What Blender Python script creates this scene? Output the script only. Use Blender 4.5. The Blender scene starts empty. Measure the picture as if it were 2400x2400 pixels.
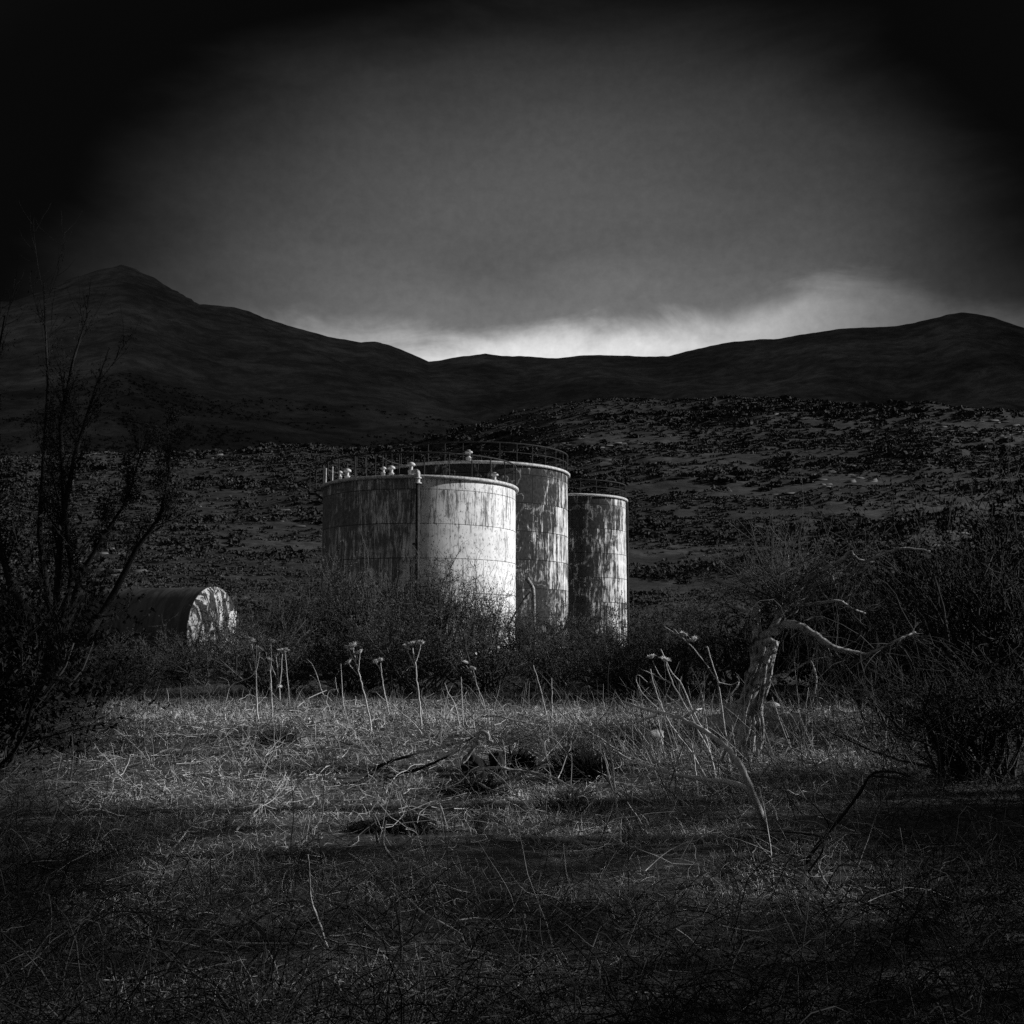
import bpy, math, random
import numpy as np
from mathutils import Vector, Matrix

R_ = math.radians
rng = np.random.default_rng(7)
random.seed(7)
scene = bpy.context.scene
COL = scene.collection

# ------------------------------------------------------------------ camera
CAMZ = 1.6
PITCH = R_(6.3)
F = 1200 / math.tan(R_(24))            # focal length in photo pixels (2400 wide)
cam_d = bpy.data.cameras.new('camera')
cam_d.sensor_fit = 'HORIZONTAL'
cam_d.angle = R_(48)
cam_d.clip_start = 0.05
cam_d.clip_end = 9000
cam = bpy.data.objects.new('camera', cam_d)
COL.objects.link(cam)
cam.location = (0, 0, CAMZ)
cam.rotation_euler = (R_(90) + PITCH, 0, 0)
scene.camera = cam

def ray(px, py):
    u = (px - 1200) / F
    v = (1200 - py) / F
    c, s = math.cos(PITCH), math.sin(PITCH)
    return (u, c - v * s, s + v * c)
def P(px, py, D):                       # point seen at a photo pixel, at distance D along y
    x, y, z = ray(px, py)
    return Vector((x / y * D, D, CAMZ + z / y * D))
def PG(px, py, zg=0.0):                 # where that pixel's ray meets the flat ground
    x, y, z = ray(px, py)
    t = (zg - CAMZ) / z
    return Vector((x * t, y * t, zg))
def azel(px, py):
    x, y, z = ray(px, py)
    return math.atan2(x, y), z / math.hypot(x, y)

# ------------------------------------------------------------------ light
SUN_EL, SUN_AZ = R_(22), R_(81)         # azimuth measured from +y towards +x
sd = Vector((math.sin(SUN_AZ) * math.cos(SUN_EL), math.cos(SUN_AZ) * math.cos(SUN_EL), math.sin(SUN_EL)))
sun_d = bpy.data.lights.new('sun', 'SUN')
sun_d.energy = 5.0
sun_d.angle = R_(0.6)
sun = bpy.data.objects.new('sun', sun_d)
COL.objects.link(sun)
sun.rotation_euler = (-sd).to_track_quat('-Z', 'Y').to_euler()

scene.view_settings.view_transform = 'Standard'
scene.view_settings.look = 'None'
scene.view_settings.exposure = 0.0
scene.view_settings.gamma = 1.0

world = bpy.data.worlds.new('World')
scene.world = world
world.use_nodes = True
wn = world.node_tree
wn.nodes.clear()
class NT:
    def __init__(s, nt): s.nt = nt
    def n(s, t, **k):
        o = s.nt.nodes.new(t)
        for a, b in k.items(): setattr(o, a, b)
        return o
    def link(s, a, b): s.nt.links.new(a, b)
    def put(s, sock, v):
        if isinstance(v, bpy.types.NodeSocket): s.link(v, sock)
        else: sock.default_value = v
    def m(s, op, a, b=0.0, c=0.0, clamp=False):
        o = s.n('ShaderNodeMath', operation=op, use_clamp=clamp)
        s.put(o.inputs[0], a); s.put(o.inputs[1], b)
        if len(o.inputs) > 2: s.put(o.inputs[2], c)
        return o.outputs[0]
    def mr(s, v, a, b, c, d, mode='SMOOTHSTEP'):
        o = s.n('ShaderNodeMapRange', interpolation_type=mode)
        for i, q in enumerate((v, a, b, c, d)): s.put(o.inputs[i], q)
        return o.outputs[0]
    def xyz(s, x, y, z):
        o = s.n('ShaderNodeCombineXYZ')
        s.put(o.inputs[0], x); s.put(o.inputs[1], y); s.put(o.inputs[2], z)
        return o.outputs[0]
    def noise(s, vec, scale, detail=4, rough=0.55, dist=0.0):
        o = s.n('ShaderNodeTexNoise')
        s.link(vec, o.inputs['Vector'])
        o.inputs['Scale'].default_value = scale
        o.inputs['Detail'].default_value = detail
        o.inputs['Roughness'].default_value = rough
        o.inputs['Distortion'].default_value = dist
        return o.outputs['Fac']
    def mix(s, f, a, b):
        # a + (b-a) f on plain numbers
        return s.m('ADD', a, s.m('MULTIPLY', s.m('SUBTRACT', b, a), f))

W = NT(wn)
tc = W.n('ShaderNodeTexCoord')
sp = W.n('ShaderNodeSeparateXYZ'); W.link(tc.outputs['Generated'], sp.inputs[0])
X, Y, Z = sp.outputs
hh = W.m('SQRT', W.m('ADD', W.m('MULTIPLY', X, X), W.m('MULTIPLY', Y, Y)))
vv = W.m('DIVIDE', Z, W.m('MAXIMUM', hh, 0.001))
aa = W.m('ARCTAN2', X, Y)
cvec = W.xyz(W.m('MULTIPLY', aa, 1.6), W.m('MULTIPLY', vv, 3.6), 0.0)
cn = W.noise(cvec, 1.9, 5, 0.55, 0.4)
cn2 = W.noise(cvec, 5.0, 5, 0.6, 0.6)
# heavy storm cloud: thinner ahead of the camera, thick and dark overhead and to the sides
sx = W.m('DIVIDE', W.m('SUBTRACT', aa, 0.03), 0.45)
sz = W.m('DIVIDE', W.m('SUBTRACT', vv, 0.27), 0.34)
rr = W.m('SQRT', W.m('ADD', W.m('MULTIPLY', sx, sx), W.m('MULTIPLY', sz, sz)))
rr = W.m('ADD', rr, W.m('MULTIPLY', W.m('SUBTRACT', cn, 0.5), 0.35))
thin = W.mr(rr, 0.30, 1.02, 1.0, 0.0)
cn3 = W.noise(W.xyz(aa, vv, 0.0), 95.0, 3, 0.7)
mott = W.mr(cn3, 0.25, 0.75, 0.90, 1.10, 'LINEAR')
thin = W.m('MULTIPLY', thin, mott)
cloudv = W.m('MULTIPLY', thin, W.m('ADD', 0.060, W.m('MULTIPLY', W.m('ADD', W.m('MULTIPLY', cn, 0.7), W.m('MULTIPLY', cn2, 0.3)), 0.075)))
# even grey overcast behind the viewer and overhead
amb = W.mr(rr, 1.2, 3.2, 0.0025, 0.078)
# bright gap under the cloud edge
EDGE = [(200, 560), (375, 575), (560, 606), (680, 628), (800, 640), (900, 640), (1000, 632), (1100, 620), (1200, 612), (1300, 606),
        (1400, 596), (1470, 570), (1530, 542), (1600, 530), (1680, 536), (1760, 560), (1850, 590), (1930, 600)]
fc = W.n('ShaderNodeFloatCurve')
A0, A1 = -0.46, 0.46
pts = []
for (qx, qy) in EDGE:
    a_, v_ = azel(qx * 1.2422, qy * 1.2422)
    pts.append(((a_ - A0) / (A1 - A0), v_ + 0.012))
cm = fc.mapping
cm.use_clip = False
c0 = cm.curves[0]
c0.points[0].location = (0.0, pts[0][1]); c0.points[1].location = (1.0, pts[-1][1])
for p_ in pts: c0.points.new(p_[0], p_[1])
cm.update()
W.link(W.mr(aa, A0, A1, 0.0, 1.0, 'LINEAR'), fc.inputs['Value'])
edge = W.m('ADD', fc.outputs[0], W.m('MULTIPLY', W.m('SUBTRACT', cn2, 0.5), 0.055))
dep = W.m('SUBTRACT', edge, vv)                       # >0 under the cloud's edge
g1 = W.mr(dep, -0.006, 0.034, 0.0, 1.0)
side = W.m('MULTIPLY', W.mr(aa, -0.30, 0.0, 0.0, 1.0), W.mr(aa, 0.06, 0.37, 1.0, 0.10))
g2 = W.mr(dep, -0.08, 0.01, 0.0, 0.07)               # soft glow just above it
glow = W.m('MULTIPLY', side, W.m('ADD', W.m('MULTIPLY', g1, 0.60), g2))
inview = W.mr(W.m('ABSOLUTE', aa), 0.44, 0.52, 1.0, 0.0)
glow = W.m('MULTIPLY', W.m('MULTIPLY', glow, inview), mott)
skyn = W.n('ShaderNodeTexSky', sky_type='NISHITA')
skyn.sun_disc = False
skyn.sun_elevation = SUN_EL
skyn.sun_rotation = SUN_AZ
bw = W.n('ShaderNodeRGBToBW'); W.link(skyn.outputs[0], bw.inputs[0])
nish = W.m('MULTIPLY', bw.outputs[0], W.m('MULTIPLY', W.mr(rr, 0.95, 3.0, 0.0, 1.0), 0.003))
tot = W.m('ADD', W.m('ADD', cloudv, amb), W.m('ADD', glow, nish))
bg = W.n('ShaderNodeBackground')
W.link(W.m('MULTIPLY', tot, 10.0), bg.inputs['Color'])
bg.inputs['Strength'].default_value = 0.1
wo = W.n('ShaderNodeOutputWorld'); W.link(bg.outputs[0], wo.inputs[0])
scene.cycles.max_bounces = 5
scene.cycles.diffuse_bounces = 2
scene.cycles.use_denoising = False
scene.cycles.sample_clamp_indirect = 0.5
scene.cycles.sample_clamp_direct = 3.0

# ------------------------------------------------------------------ materials
def mat(name, v=0.2, rough=0.9, build=None, spec=0.2, metal=0.0):
    m = bpy.data.materials.new(name)
    m.use_nodes = True
    b = m.node_tree.nodes['Principled BSDF']
    b.inputs['Base Color'].default_value = (v, v, v, 1)
    b.inputs['Roughness'].default_value = rough
    b.inputs['Specular IOR Level'].default_value = spec
    b.inputs['Metallic'].default_value = metal
    if build:
        T = NT(m.node_tree)
        val, height = build(T)
        if val is not None: T.link(val, b.inputs['Base Color'])
        if height is not None:
            bp = T.n('ShaderNodeBump')
            bp.inputs['Strength'].default_value = height[1]
            bp.inputs['Distance'].default_value = height[2]
            T.link(height[0], bp.inputs['Height'])
            T.link(bp.outputs[0], b.inputs['Normal'])
    return m

def tone_build(lo, hi):
    def f(T):
        a = T.n('ShaderNodeAttribute'); a.attribute_name = 'tone'
        return T.mr(a.outputs['Fac'], 0.0, 1.0, lo, hi, 'LINEAR'), None
    return f
def bark_build(lo, hi, sc):
    def f(T):
        t = T.n('ShaderNodeTexCoord')
        n1 = T.noise(t.outputs['Object'], sc, 6, 0.7, 0.8)
        return T.mr(n1, 0.35, 0.65, lo, hi), (n1, 0.6, 0.02)
    return f
def obj_noise(T, sx, sy, sz):
    t = T.n('ShaderNodeTexCoord')
    mp = T.n('ShaderNodeMapping')
    mp.inputs['Scale'].default_value = (sx, sy, sz)
    T.link(t.outputs['Object'], mp.inputs[0])
    return mp.outputs[0]

M = {}
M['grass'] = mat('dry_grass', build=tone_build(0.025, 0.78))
M['litter'] = mat('twig_litter', build=tone_build(0.06, 0.66))
def shrub_tone(T):
    a = T.n('ShaderNodeAttribute'); a.attribute_name = 'tone'
    oi = T.n('ShaderNodeObjectInfo')
    return T.m('MULTIPLY', T.mr(a.outputs['Fac'], 0.0, 1.0, 0.016, 0.10, 'LINEAR'), T.mr(oi.outputs['Random'], 0, 1, 0.55, 1.35, 'LINEAR')), None
M['leaf'] = mat('shrub_leaf', build=shrub_tone)
M['leaf_dark'] = mat('evergreen_leaf', build=tone_build(0.004, 0.02))
M['twig_dark'] = mat('twig_dark', build=tone_build(0.025, 0.12))
M['twig_black'] = mat('twig_black', build=tone_build(0.008, 0.045))
M['scrub'] = mat('scrub', build=tone_build(0.022, 0.056))
M['tuft'] = mat('pale_tuft', build=tone_build(0.022, 0.075))
M['dead'] = mat('dead_stem', build=bark_build(0.38, 0.72, 30))
M['stick'] = mat('weathered_stick', build=bark_build(0.16, 0.46, 18))
M['bone'] = mat('bleached_wood', build=bark_build(0.16, 0.6, 9))
M['bark'] = mat('bark', build=bark_build(0.05, 0.52, 9))
M['bark_black'] = mat('bark_black', build=bark_build(0.007, 0.022, 14))
M['head'] = mat('seed_head', build=bark_build(0.30, 0.75, 60))
M['rock'] = mat('rock', build=bark_build(0.22, 0.55, 5))
M['steel'] = mat('rusty_steel', build=bark_build(0.012, 0.05, 8), rough=0.75, spec=0.15)
M['steel_pale'] = mat('painted_steel', build=bark_build(0.30, 0.75, 7), rough=0.6)

def ground_build(T):
    v = obj_noise(T, 1, 1, 1)
    a = T.noise(v, 0.8, 6, 0.65); b = T.noise(v, 14, 5, 0.7)
    c = T.noise(obj_noise(T, 0.02, 0.05, 0.05), 1.0, 6, 0.7, 0.5)
    d = T.noise(obj_noise(T, 0.35, 0.5, 0.5), 1.0, 8, 0.8, 0.5)
    far = T.m('MULTIPLY', T.mr(c, 0.42, 0.68, 0.022, 0.058), T.mr(d, 0.36, 0.66, 0.35, 1.7))
    near = T.m('MULTIPLY', T.mr(a, 0.35, 0.65, 0.03, 0.10), T.mr(b, 0.3, 0.7, 0.5, 1.5))
    sp_ = T.n('ShaderNodeSeparateXYZ'); T.link(v, sp_.inputs[0])
    f = T.mr(sp_.outputs[1], 32.0, 60.0, 0.0, 1.0)
    return T.mix(f, near, far), (b, 0.7, 0.05)
M['ground'] = mat('ground', build=ground_build)
def hill_build(T):
    v = obj_noise(T, 0.008, 0.012, 0.02)
    a = T.noise(v, 1.0, 8, 0.65, 0.6)
    b = T.noise(obj_noise(T, 0.05, 0.07, 0.10), 1.0, 8, 0.78, 0.3)
    c = T.m('MULTIPLY', T.mr(a, 0.35, 0.68, 0.07, 0.17), T.mr(b, 0.38, 0.66, 0.6, 1.5))
    s_ = T.n('ShaderNodeSeparateXYZ'); T.link(obj_noise(T, 1, 1, 1), s_.inputs[0])
    hgt = T.m('ADD', s_.outputs[2], T.m('MULTIPLY', T.m('SUBTRACT', a, 0.5), 160.0))      # scrub on the lower slopes, grass higher up
    c = T.m('MULTIPLY', c, T.mr(hgt, 70.0, 165.0, 0.80, 1.0))
    return c, (b, 0.5, 4.0)
M['hill'] = mat('hill', build=hill_build)

def tank_build(lo, hi, thr, spots, seam_w, angular=False):
    def f(T):
        uv = T.n('ShaderNodeUVMap'); uv.uv_map = 'UVMap'
        s = T.n('ShaderNodeSeparateXYZ'); T.link(uv.outputs[0], s.inputs[0])
        U, V = s.outputs[0], s.outputs[1]
        br = T.n('ShaderNodeTexBrick')
        T.link(T.xyz(U, T.m('ADD', V, 0.55), 0.0), br.inputs['Vector'])
        br.offset = 0.5; br.squash = 1.0
        br.inputs['Scale'].default_value = 1.0
        br.inputs['Mortar Size'].default_value = seam_w
        br.inputs['Mortar Smooth'].default_value = 0.25
        br.inputs['Brick Width'].default_value = 3.9
        br.inputs['Row Height'].default_value = 1.72
        br.inputs['Color1'].default_value = (0.0, 0, 0, 1)
        br.inputs['Color2'].default_value = (1, 1, 1, 1)
        sb = T.n('ShaderNodeSeparateColor'); T.link(br.outputs['Color'], sb.inputs[0])
        plate, seam = sb.outputs[0], br.outputs['Fac']
        st = T.noise(T.xyz(T.m('MULTIPLY', U, 4.2), T.m('MULTIPLY', V, 0.30), plate), 1.0, 7, 0.68, 0.5)
        st2 = T.noise(T.xyz(T.m('MULTIPLY', U, 12.0), T.m('MULTIPLY', V, 1.1), 3.0), 1.0, 5, 0.7, 0.8)
        pt = T.noise(T.xyz(T.m('MULTIPLY', U, 0.75), T.m('MULTIPLY', V, 0.75), 9.0), 1.0, 6, 0.62, 0.6)
        sk = T.noise(T.xyz(T.m('MULTIPLY', U, 7.0), T.m('MULTIPLY', V, 4.0), 5.0), 1.0, 5, 0.75, 0.4)
        st3 = T.noise(T.xyz(T.m('MULTIPLY', U, 30.0), T.m('MULTIPLY', V, 2.2), 7.0), 1.0, 4, 0.7, 0.6)
        row = T.m('FRACT', T.m('DIVIDE', T.m('ADD', V, 0.55 + 17.2), 1.72))
        rn = T.noise(T.xyz(T.m('MULTIPLY', U, 6.5), T.m('MULTIPLY', T.m('FLOOR', T.m('DIVIDE', T.m('ADD', V, 0.55), 1.72)), 3.7), 1.0), 1.0, 4, 0.75)
        runs = T.m('MULTIPLY', T.mr(rn, 0.50, 0.62, 0.0, 1.0), T.mr(row, 0.15, 1.0, 0.0, 1.0))
        mixv = T.m('ADD', T.m('ADD', T.m('MULTIPLY', st, 0.36), T.m('MULTIPLY', st2, 0.28)), T.m('ADD', T.m('MULTIPLY', pt, 0.20), T.m('MULTIPLY', st3, 0.16)))
        mixv = T.m('SUBTRACT', mixv, T.m('MULTIPLY', runs, 0.045))
        mixv = T.m('ADD', mixv, T.m('MULTIPLY', T.m('SUBTRACT', plate, 0.5), 0.055))
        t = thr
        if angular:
            # left side: real paint loss plus painted shade, darker away from the sun
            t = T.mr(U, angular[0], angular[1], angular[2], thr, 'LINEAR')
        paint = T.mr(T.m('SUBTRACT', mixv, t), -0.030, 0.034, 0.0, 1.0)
        spot = T.mr(sk, spots, spots + 0.05, 1.0, 0.30)
        tone = T.mix(paint, T.m('MULTIPLY', T.mr(sk, 0.3, 0.7, 0.6, 1.5), lo), T.m('MULTIPLY', T.mr(pt, 0.35, 0.62, 0.82, 1.0), hi))
        tone = T.m('MULTIPLY', tone, T.mix(T.m('SUBTRACT', 1.0, paint), spot, 1.0))
        # chalky efflorescence lines along some seams, thin rings and cracks
        cr = T.n('ShaderNodeTexVoronoi', feature='DISTANCE_TO_EDGE')
        wv = T.m('MULTIPLY', T.m('SUBTRACT', pt, 0.5), 1.6)
        T.link(T.xyz(T.m('ADD', T.m('MULTIPLY', U, 0.55), wv), T.m('ADD', T.m('MULTIPLY', V, 0.42), wv), 0.0), cr.inputs['Vector'])
        cr.inputs['Scale'].default_value = 1.0
        ring = T.m('MULTIPLY', T.mr(cr.outputs['Distance'], 0.0, 0.05, 1.0, 0.0), T.mr(st2, 0.44, 0.6, 0.0, 0.45))
        tone = T.mix(ring, tone, hi)
        tone = T.m('MULTIPLY', tone, T.m('SUBTRACT', 1.0, T.m('MULTIPLY', seam, T.mr(sk, 0.35, 0.6, 0.25, 0.8))))
        h = T.m('SUBTRACT', T.m('ADD', T.m('MULTIPLY', paint, 0.2), T.m('MULTIPLY', st2, 0.3)), T.m('MULTIPLY', seam, 0.8))
        return tone, (h, 0.5, 0.02)
    return f
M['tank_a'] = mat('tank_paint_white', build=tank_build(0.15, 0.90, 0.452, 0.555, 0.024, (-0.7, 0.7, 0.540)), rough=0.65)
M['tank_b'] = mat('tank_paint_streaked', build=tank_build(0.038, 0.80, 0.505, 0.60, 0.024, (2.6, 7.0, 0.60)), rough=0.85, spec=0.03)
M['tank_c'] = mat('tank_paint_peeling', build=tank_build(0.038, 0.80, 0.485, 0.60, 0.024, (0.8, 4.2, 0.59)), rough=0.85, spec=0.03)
def cap_build(T):
    n1 = T.noise(obj_noise(T, 1.0, 2.2, 0.8), 1.5, 9, 0.72, 0.9)
    return T.mr(n1, 0.465, 0.505, 0.50, 0.03), (n1, 0.4, 0.02)
M['cap'] = mat('flaking_cap', build=cap_build)
def shell_build(T):
    n1 = T.noise(obj_noise(T, 3.0, 0.8, 0.8), 1.2, 6, 0.7, 0.8)
    return T.mr(n1, 0.40, 0.62, 0.03, 0.09), (n1, 0.3, 0.02)
M['shell'] = mat('old_tank_shell', build=shell_build, rough=0.5, spec=0.5)

# ------------------------------------------------------------------ mesh helpers
def tag(o, label=None, cat=None, group=None, kind=None):
    if label: o['label'] = label
    if cat: o['category'] = cat
    if group: o['group'] = group
    if kind: o['kind'] = kind
    return o
def new_mesh(name, V, Fc, tone=None, smooth=False, n=4):
    V = np.ascontiguousarray(V, dtype=np.float32).reshape(-1, 3)
    Fc = np.ascontiguousarray(Fc, dtype=np.int32).reshape(-1, n)
    me = bpy.data.meshes.new(name)
    me.vertices.add(len(V)); me.vertices.foreach_set('co', V.ravel())
    me.loops.add(Fc.size); me.loops.foreach_set('vertex_index', Fc.ravel())
    me.polygons.add(len(Fc))
    me.polygons.foreach_set('loop_start', np.arange(0, Fc.size, n, dtype=np.int32))
    me.polygons.foreach_set('loop_total', np.full(len(Fc), n, dtype=np.int32))
    if smooth: me.polygons.foreach_set('use_smooth', np.ones(len(Fc), dtype=bool))
    if tone is not None:
        at = me.attributes.new('tone', 'FLOAT', 'POINT')
        at.data.foreach_set('value', np.ascontiguousarray(tone, dtype=np.float32))
    me.update(calc_edges=True)
    return me
def link(name, me, m, parent=None):
    o = bpy.data.objects.new(name, me)
    COL.objects.link(o)
    if m is not None and not me.materials: me.materials.append(m)
    if parent is not None: o.parent = parent
    return o
def empty(name, loc, rz=0.0):
    o = bpy.data.objects.new(name, None)
    o.empty_display_size = 0.3
    COL.objects.link(o); o.location = loc; o.rotation_euler = (0, 0, rz)
    return o
class Geo:
    """collects quads"""
    def __init__(s): s.V = []; s.F = []; s.T = []; s.k = 0
    def add(s, V, Fc, tone=0.5):
        V = np.asarray(V, dtype=np.float64).reshape(-1, 3)
        s.V.append(V); s.F.append(np.asarray(Fc, dtype=np.int64).reshape(-1, 4) + s.k)
        s.T.append(np.broadcast_to(np.asarray(tone, dtype=np.float64), (len(V),)).copy()); s.k += len(V)
        return s
    def mesh(s, name, smooth=False):
        return new_mesh(name, np.concatenate(s.V), np.concatenate(s.F), np.concatenate(s.T), smooth)
def tubes(g, Pt, Rd, S=3, tone=None):
    """Pt (N,K,3) paths, Rd (N,K) radii"""
    Pt = np.asarray(Pt, dtype=np.float64)
    if Pt.ndim == 2: Pt = Pt[None]
    N, K, _ = Pt.shape
    Rd = np.broadcast_to(np.asarray(Rd, dtype=np.float64), (N, K))
    Tn = np.gradient(Pt, axis=1)
    Tn /= np.linalg.norm(Tn, axis=2, keepdims=True) + 1e-9
    ov = Pt[:, -1] - Pt[:, 0]
    ref = np.where((np.abs(ov[:, 2]) > 0.7 * (np.linalg.norm(ov, axis=1) + 1e-9))[:, None], np.array([[1.0, 0.13, 0.07]]), np.array([[0.06, 0.11, 1.0]]))
    ref = np.repeat(ref[:, None], K, axis=1)
    A = np.cross(Tn, ref); A /= np.linalg.norm(A, axis=2, keepdims=True) + 1e-9
    B = np.cross(Tn, A)
    th = np.arange(S) * 2 * math.pi / S
    ring = Pt[:, :, None] + Rd[:, :, None, None] * (np.cos(th)[None, None, :, None] * A[:, :, None] + np.sin(th)[None, None, :, None] * B[:, :, None])
    idx = np.arange(N * K * S).reshape(N, K, S)
    nx = np.roll(idx, -1, axis=2)
    Fq = np.stack([idx[:, :-1], nx[:, :-1], nx[:, 1:], idx[:, 1:]], axis=-1)
    t = 0.5 if tone is None else np.repeat(np.broadcast_to(tone, (N,)), K * S)
    g.add(ring.reshape(-1, 3), Fq.reshape(-1, 4), t)
    if S >= 4:      # close the ends
        S2 = S // 2 * 2
        caps = []
        for e in (0, K - 1):
            for j in range(1, S - 2, 2):
                caps.append(np.stack([idx[:, e, 0], idx[:, e, j], idx[:, e, j + 1], idx[:, e, (j + 2) % S]], axis=-1))
        if caps:
            s_ = np.concatenate(caps) - 0
            g.F.append(s_ + (g.k - N * K * S))
def leaves(g, C, size, aspect=2.2, tone=None, flat=0.0):
    C = np.asarray(C); N = len(C)
    d = rng.normal(size=(N, 3)); d[:, 2] *= (1 - flat); d /= np.linalg.norm(d, axis=1, keepdims=True)
    q = rng.normal(size=(N, 3)); e = np.cross(d, q); e /= np.linalg.norm(e, axis=1, keepdims=True)
    L = (size * rng.uniform(0.6, 1.3, N))[:, None]
    Vt = np.stack([C - d * L * .5, C + e * L / aspect * .5, C + d * L * .5, C - e * L / aspect * .5], axis=1)
    t = rng.random(N) if tone is None else tone
    g.add(Vt.reshape(-1, 3), np.arange(4 * N).reshape(N, 4), np.repeat(t, 4))
def grow(S0, D0, L, K=6, wob=0.25, grav=0.0, up=0.0):
    """N curved paths from starts S0, unit dirs D0 and lengths L"""
    N = len(S0)
    Pt = np.zeros((N, K, 3)); Pt[:, 0] = S0
    d = D0.copy()
    for k in range(1, K):
        d = d + rng.normal(size=(N, 3)) * wob
        d[:, 2] += (up - grav) * k / K
        d /= np.linalg.norm(d, axis=1, keepdims=True) + 1e-9
        Pt[:, k] = Pt[:, k - 1] + d * (L / (K - 1))[:, None]
    return Pt
def children(Pt, Rd, per, Lf, ang=0.8, t0=0.25, **kw):
    """side shoots of the given paths"""
    N, K, _ = Pt.shape
    src = np.repeat(np.arange(N), per)
    n = len(src)
    t = rng.uniform(t0, 0.98, n) * (K - 1)
    i = np.minimum(t.astype(int), K - 2); f = (t - i)[:, None]
    S0 = Pt[src, i] * (1 - f) + Pt[src, i + 1] * f
    tn = Pt[src, i + 1] - Pt[src, i]
    ln = np.linalg.norm(Pt[:, 1:] - Pt[:, :-1], axis=2).sum(1)[src]
    tn /= np.linalg.norm(tn, axis=1, keepdims=True) + 1e-9
    d = tn + rng.normal(size=(n, 3)) * ang
    d /= np.linalg.norm(d, axis=1, keepdims=True)
    L = ln * Lf * rng.uniform(0.5, 1.2, n)
    r = (Rd[src, i] * 0.6)
    return grow(S0, d, L, **kw), r
def taper(r, K, end=0.25):
    return np.asarray(r)[:, None] * np.linspace(1, end, K)[None]
def waves(x, y, seed, sc, octs=5, n=5):
    r = np.random.default_rng(seed)
    out = np.zeros_like(x, dtype=np.float64); a = 1.0; k = 2 * math.pi / sc; tot = 0
    for o in range(octs):
        for j in range(n):
            th = r.uniform(0, math.pi * 2); ph = r.uniform(0, 6.28); kk = k * r.uniform(0.7, 1.4)
            out += a / n * np.sin(x * math.cos(th) * kk + y * math.sin(th) * kk + ph)
        tot += a; a *= 0.5; k *= 2.05
    return out / tot * 1.6
def smooth01(t):
    t = np.clip(t, 0, 1); return t * t * (3 - 2 * t)

# ------------------------------------------------------------------ terrain
K19 = 1.2422
def prof(pts_):
    a, v = zip(*[azel(x * K19, y * K19) for x, y in pts_])
    return np.array(a), np.array(v)
MIDP = prof([(-200, 880), (0, 862), (300, 850), (560, 842), (700, 846), (800, 829), (870, 812), (930, 795), (990, 778), (1050, 765), (1130, 752), (1250, 751), (1450, 752),
             (1560, 757), (1650, 765), (1750, 762), (1900, 772), (2100, 790)])
def mid_el(a):
    e = np.interp(a, MIDP[0], MIDP[1])
    out = smooth01((np.abs(a) - 0.5) / 0.6)
    return e * (1 - out) + 0.05 * out
RC = 340.0
def ground_z(x, y):
    x = np.asarray(x, dtype=np.float64); y = np.asarray(y, dtype=np.float64)
    r = np.hypot(x, y); a = np.arctan2(x, y)
    z = 0.9 * smooth01((r - 30) / 60)
    e90 = (0.9 - CAMZ) / 90
    em = mid_el(a)
    t = np.clip((r - 90) / (RC - 90), 0, 1)
    zz = CAMZ + r * (e90 + (em - e90) * t ** 0.85)
    crest = CAMZ + RC * em
    zb = crest - (r - RC) * 0.12 - 0.0006 * (r - RC) ** 2
    z = np.where(r > 90, np.where(r > RC, np.maximum(zb, crest * 0.4 - 6), zz), z)
    z = z + waves(x, y, 3, 6, 4) * 0.05 * np.clip(r / 12, 0.2, 1)
    z = z + waves(x, y, 4, 60, 5) * 1.4 * smooth01((r - 85) / 120) + waves(x * 0.6, y, 5, 22, 4) * 0.55 * smooth01((r - 85) / 80)
    return z
def gz(x, y): return float(ground_z(np.array([x]), np.array([y]))[0])
def polar_sheet(name, r, azs, zf, m):
    Rr, Aa = np.meshgrid(r, azs, indexing='ij')
    x = Rr * np.sin(Aa); y = Rr * np.cos(Aa)
    z = zf(Rr, Aa, x, y)
    nr, na = Rr.shape
    idx = np.arange(nr * na).reshape(nr, na)
    Fq = np.stack([idx[:-1, :-1], idx[1:, :-1], idx[1:, 1:], idx[:-1, 1:]], axis=-1).reshape(-1, 4)
    V = np.stack([x, y, z], axis=-1).reshape(-1, 3)
    me = new_mesh(name, V, Fq, None, True)
    o = link(name, me, m)
    tag(o, kind='structure')
    return o
azs = np.concatenate([np.linspace(-math.pi, -0.62, 90, endpoint=False), np.linspace(-0.62, 0.62, 520, endpoint=False), np.linspace(0.62, math.pi, 90)])
rs = np.concatenate([[0.01], np.geomspace(0.4, 60, 150, endpoint=False), np.linspace(60, 360, 230, endpoint=False), np.linspace(360, 520, 24)])
polar_sheet('ground', rs, azs, lambda r, a, x, y: ground_z(x, y), M['ground'])

LEFTP = prof([(-900, 700), (-500, 600), (-200, 575), (20, 570), (80, 550), (140, 521), (185, 508), (228, 498), (255, 506), (290, 525), (330, 549), (375, 573), (410, 588), (450, 602), (500, 620), (560, 645),
              (620, 672), (680, 700), (760, 730), (830, 757), (900, 790), (1000, 840), (1200, 930), (1600, 1100)])
def left_z(r, a, x, y):
    e = np.interp(a, LEFTP[0], LEFTP[1])
    rc = np.interp(a, [-0.5, -0.3, 0.0, 0.2], [900, 860, 620, 520])
    e0 = 0.06
    t = np.clip((r - 330) / (rc - 330), 0, 1)
    z = CAMZ + r * (e0 + (e - e0) * t ** 0.75)
    zb = CAMZ + rc * e - (r - rc) * 0.10 - 0.0009 * (r - rc) ** 2
    z = np.where(r > rc, np.maximum(zb, -20), z)
    z = z + waves(x, y, 11, 130, 6) * 8 * smooth01((r - 330) / 200) * (1 - 0.8 * np.exp(-((r - rc) / 60) ** 2)) + waves(x, y, 15, 14, 3) * 0.5
    return z
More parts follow.
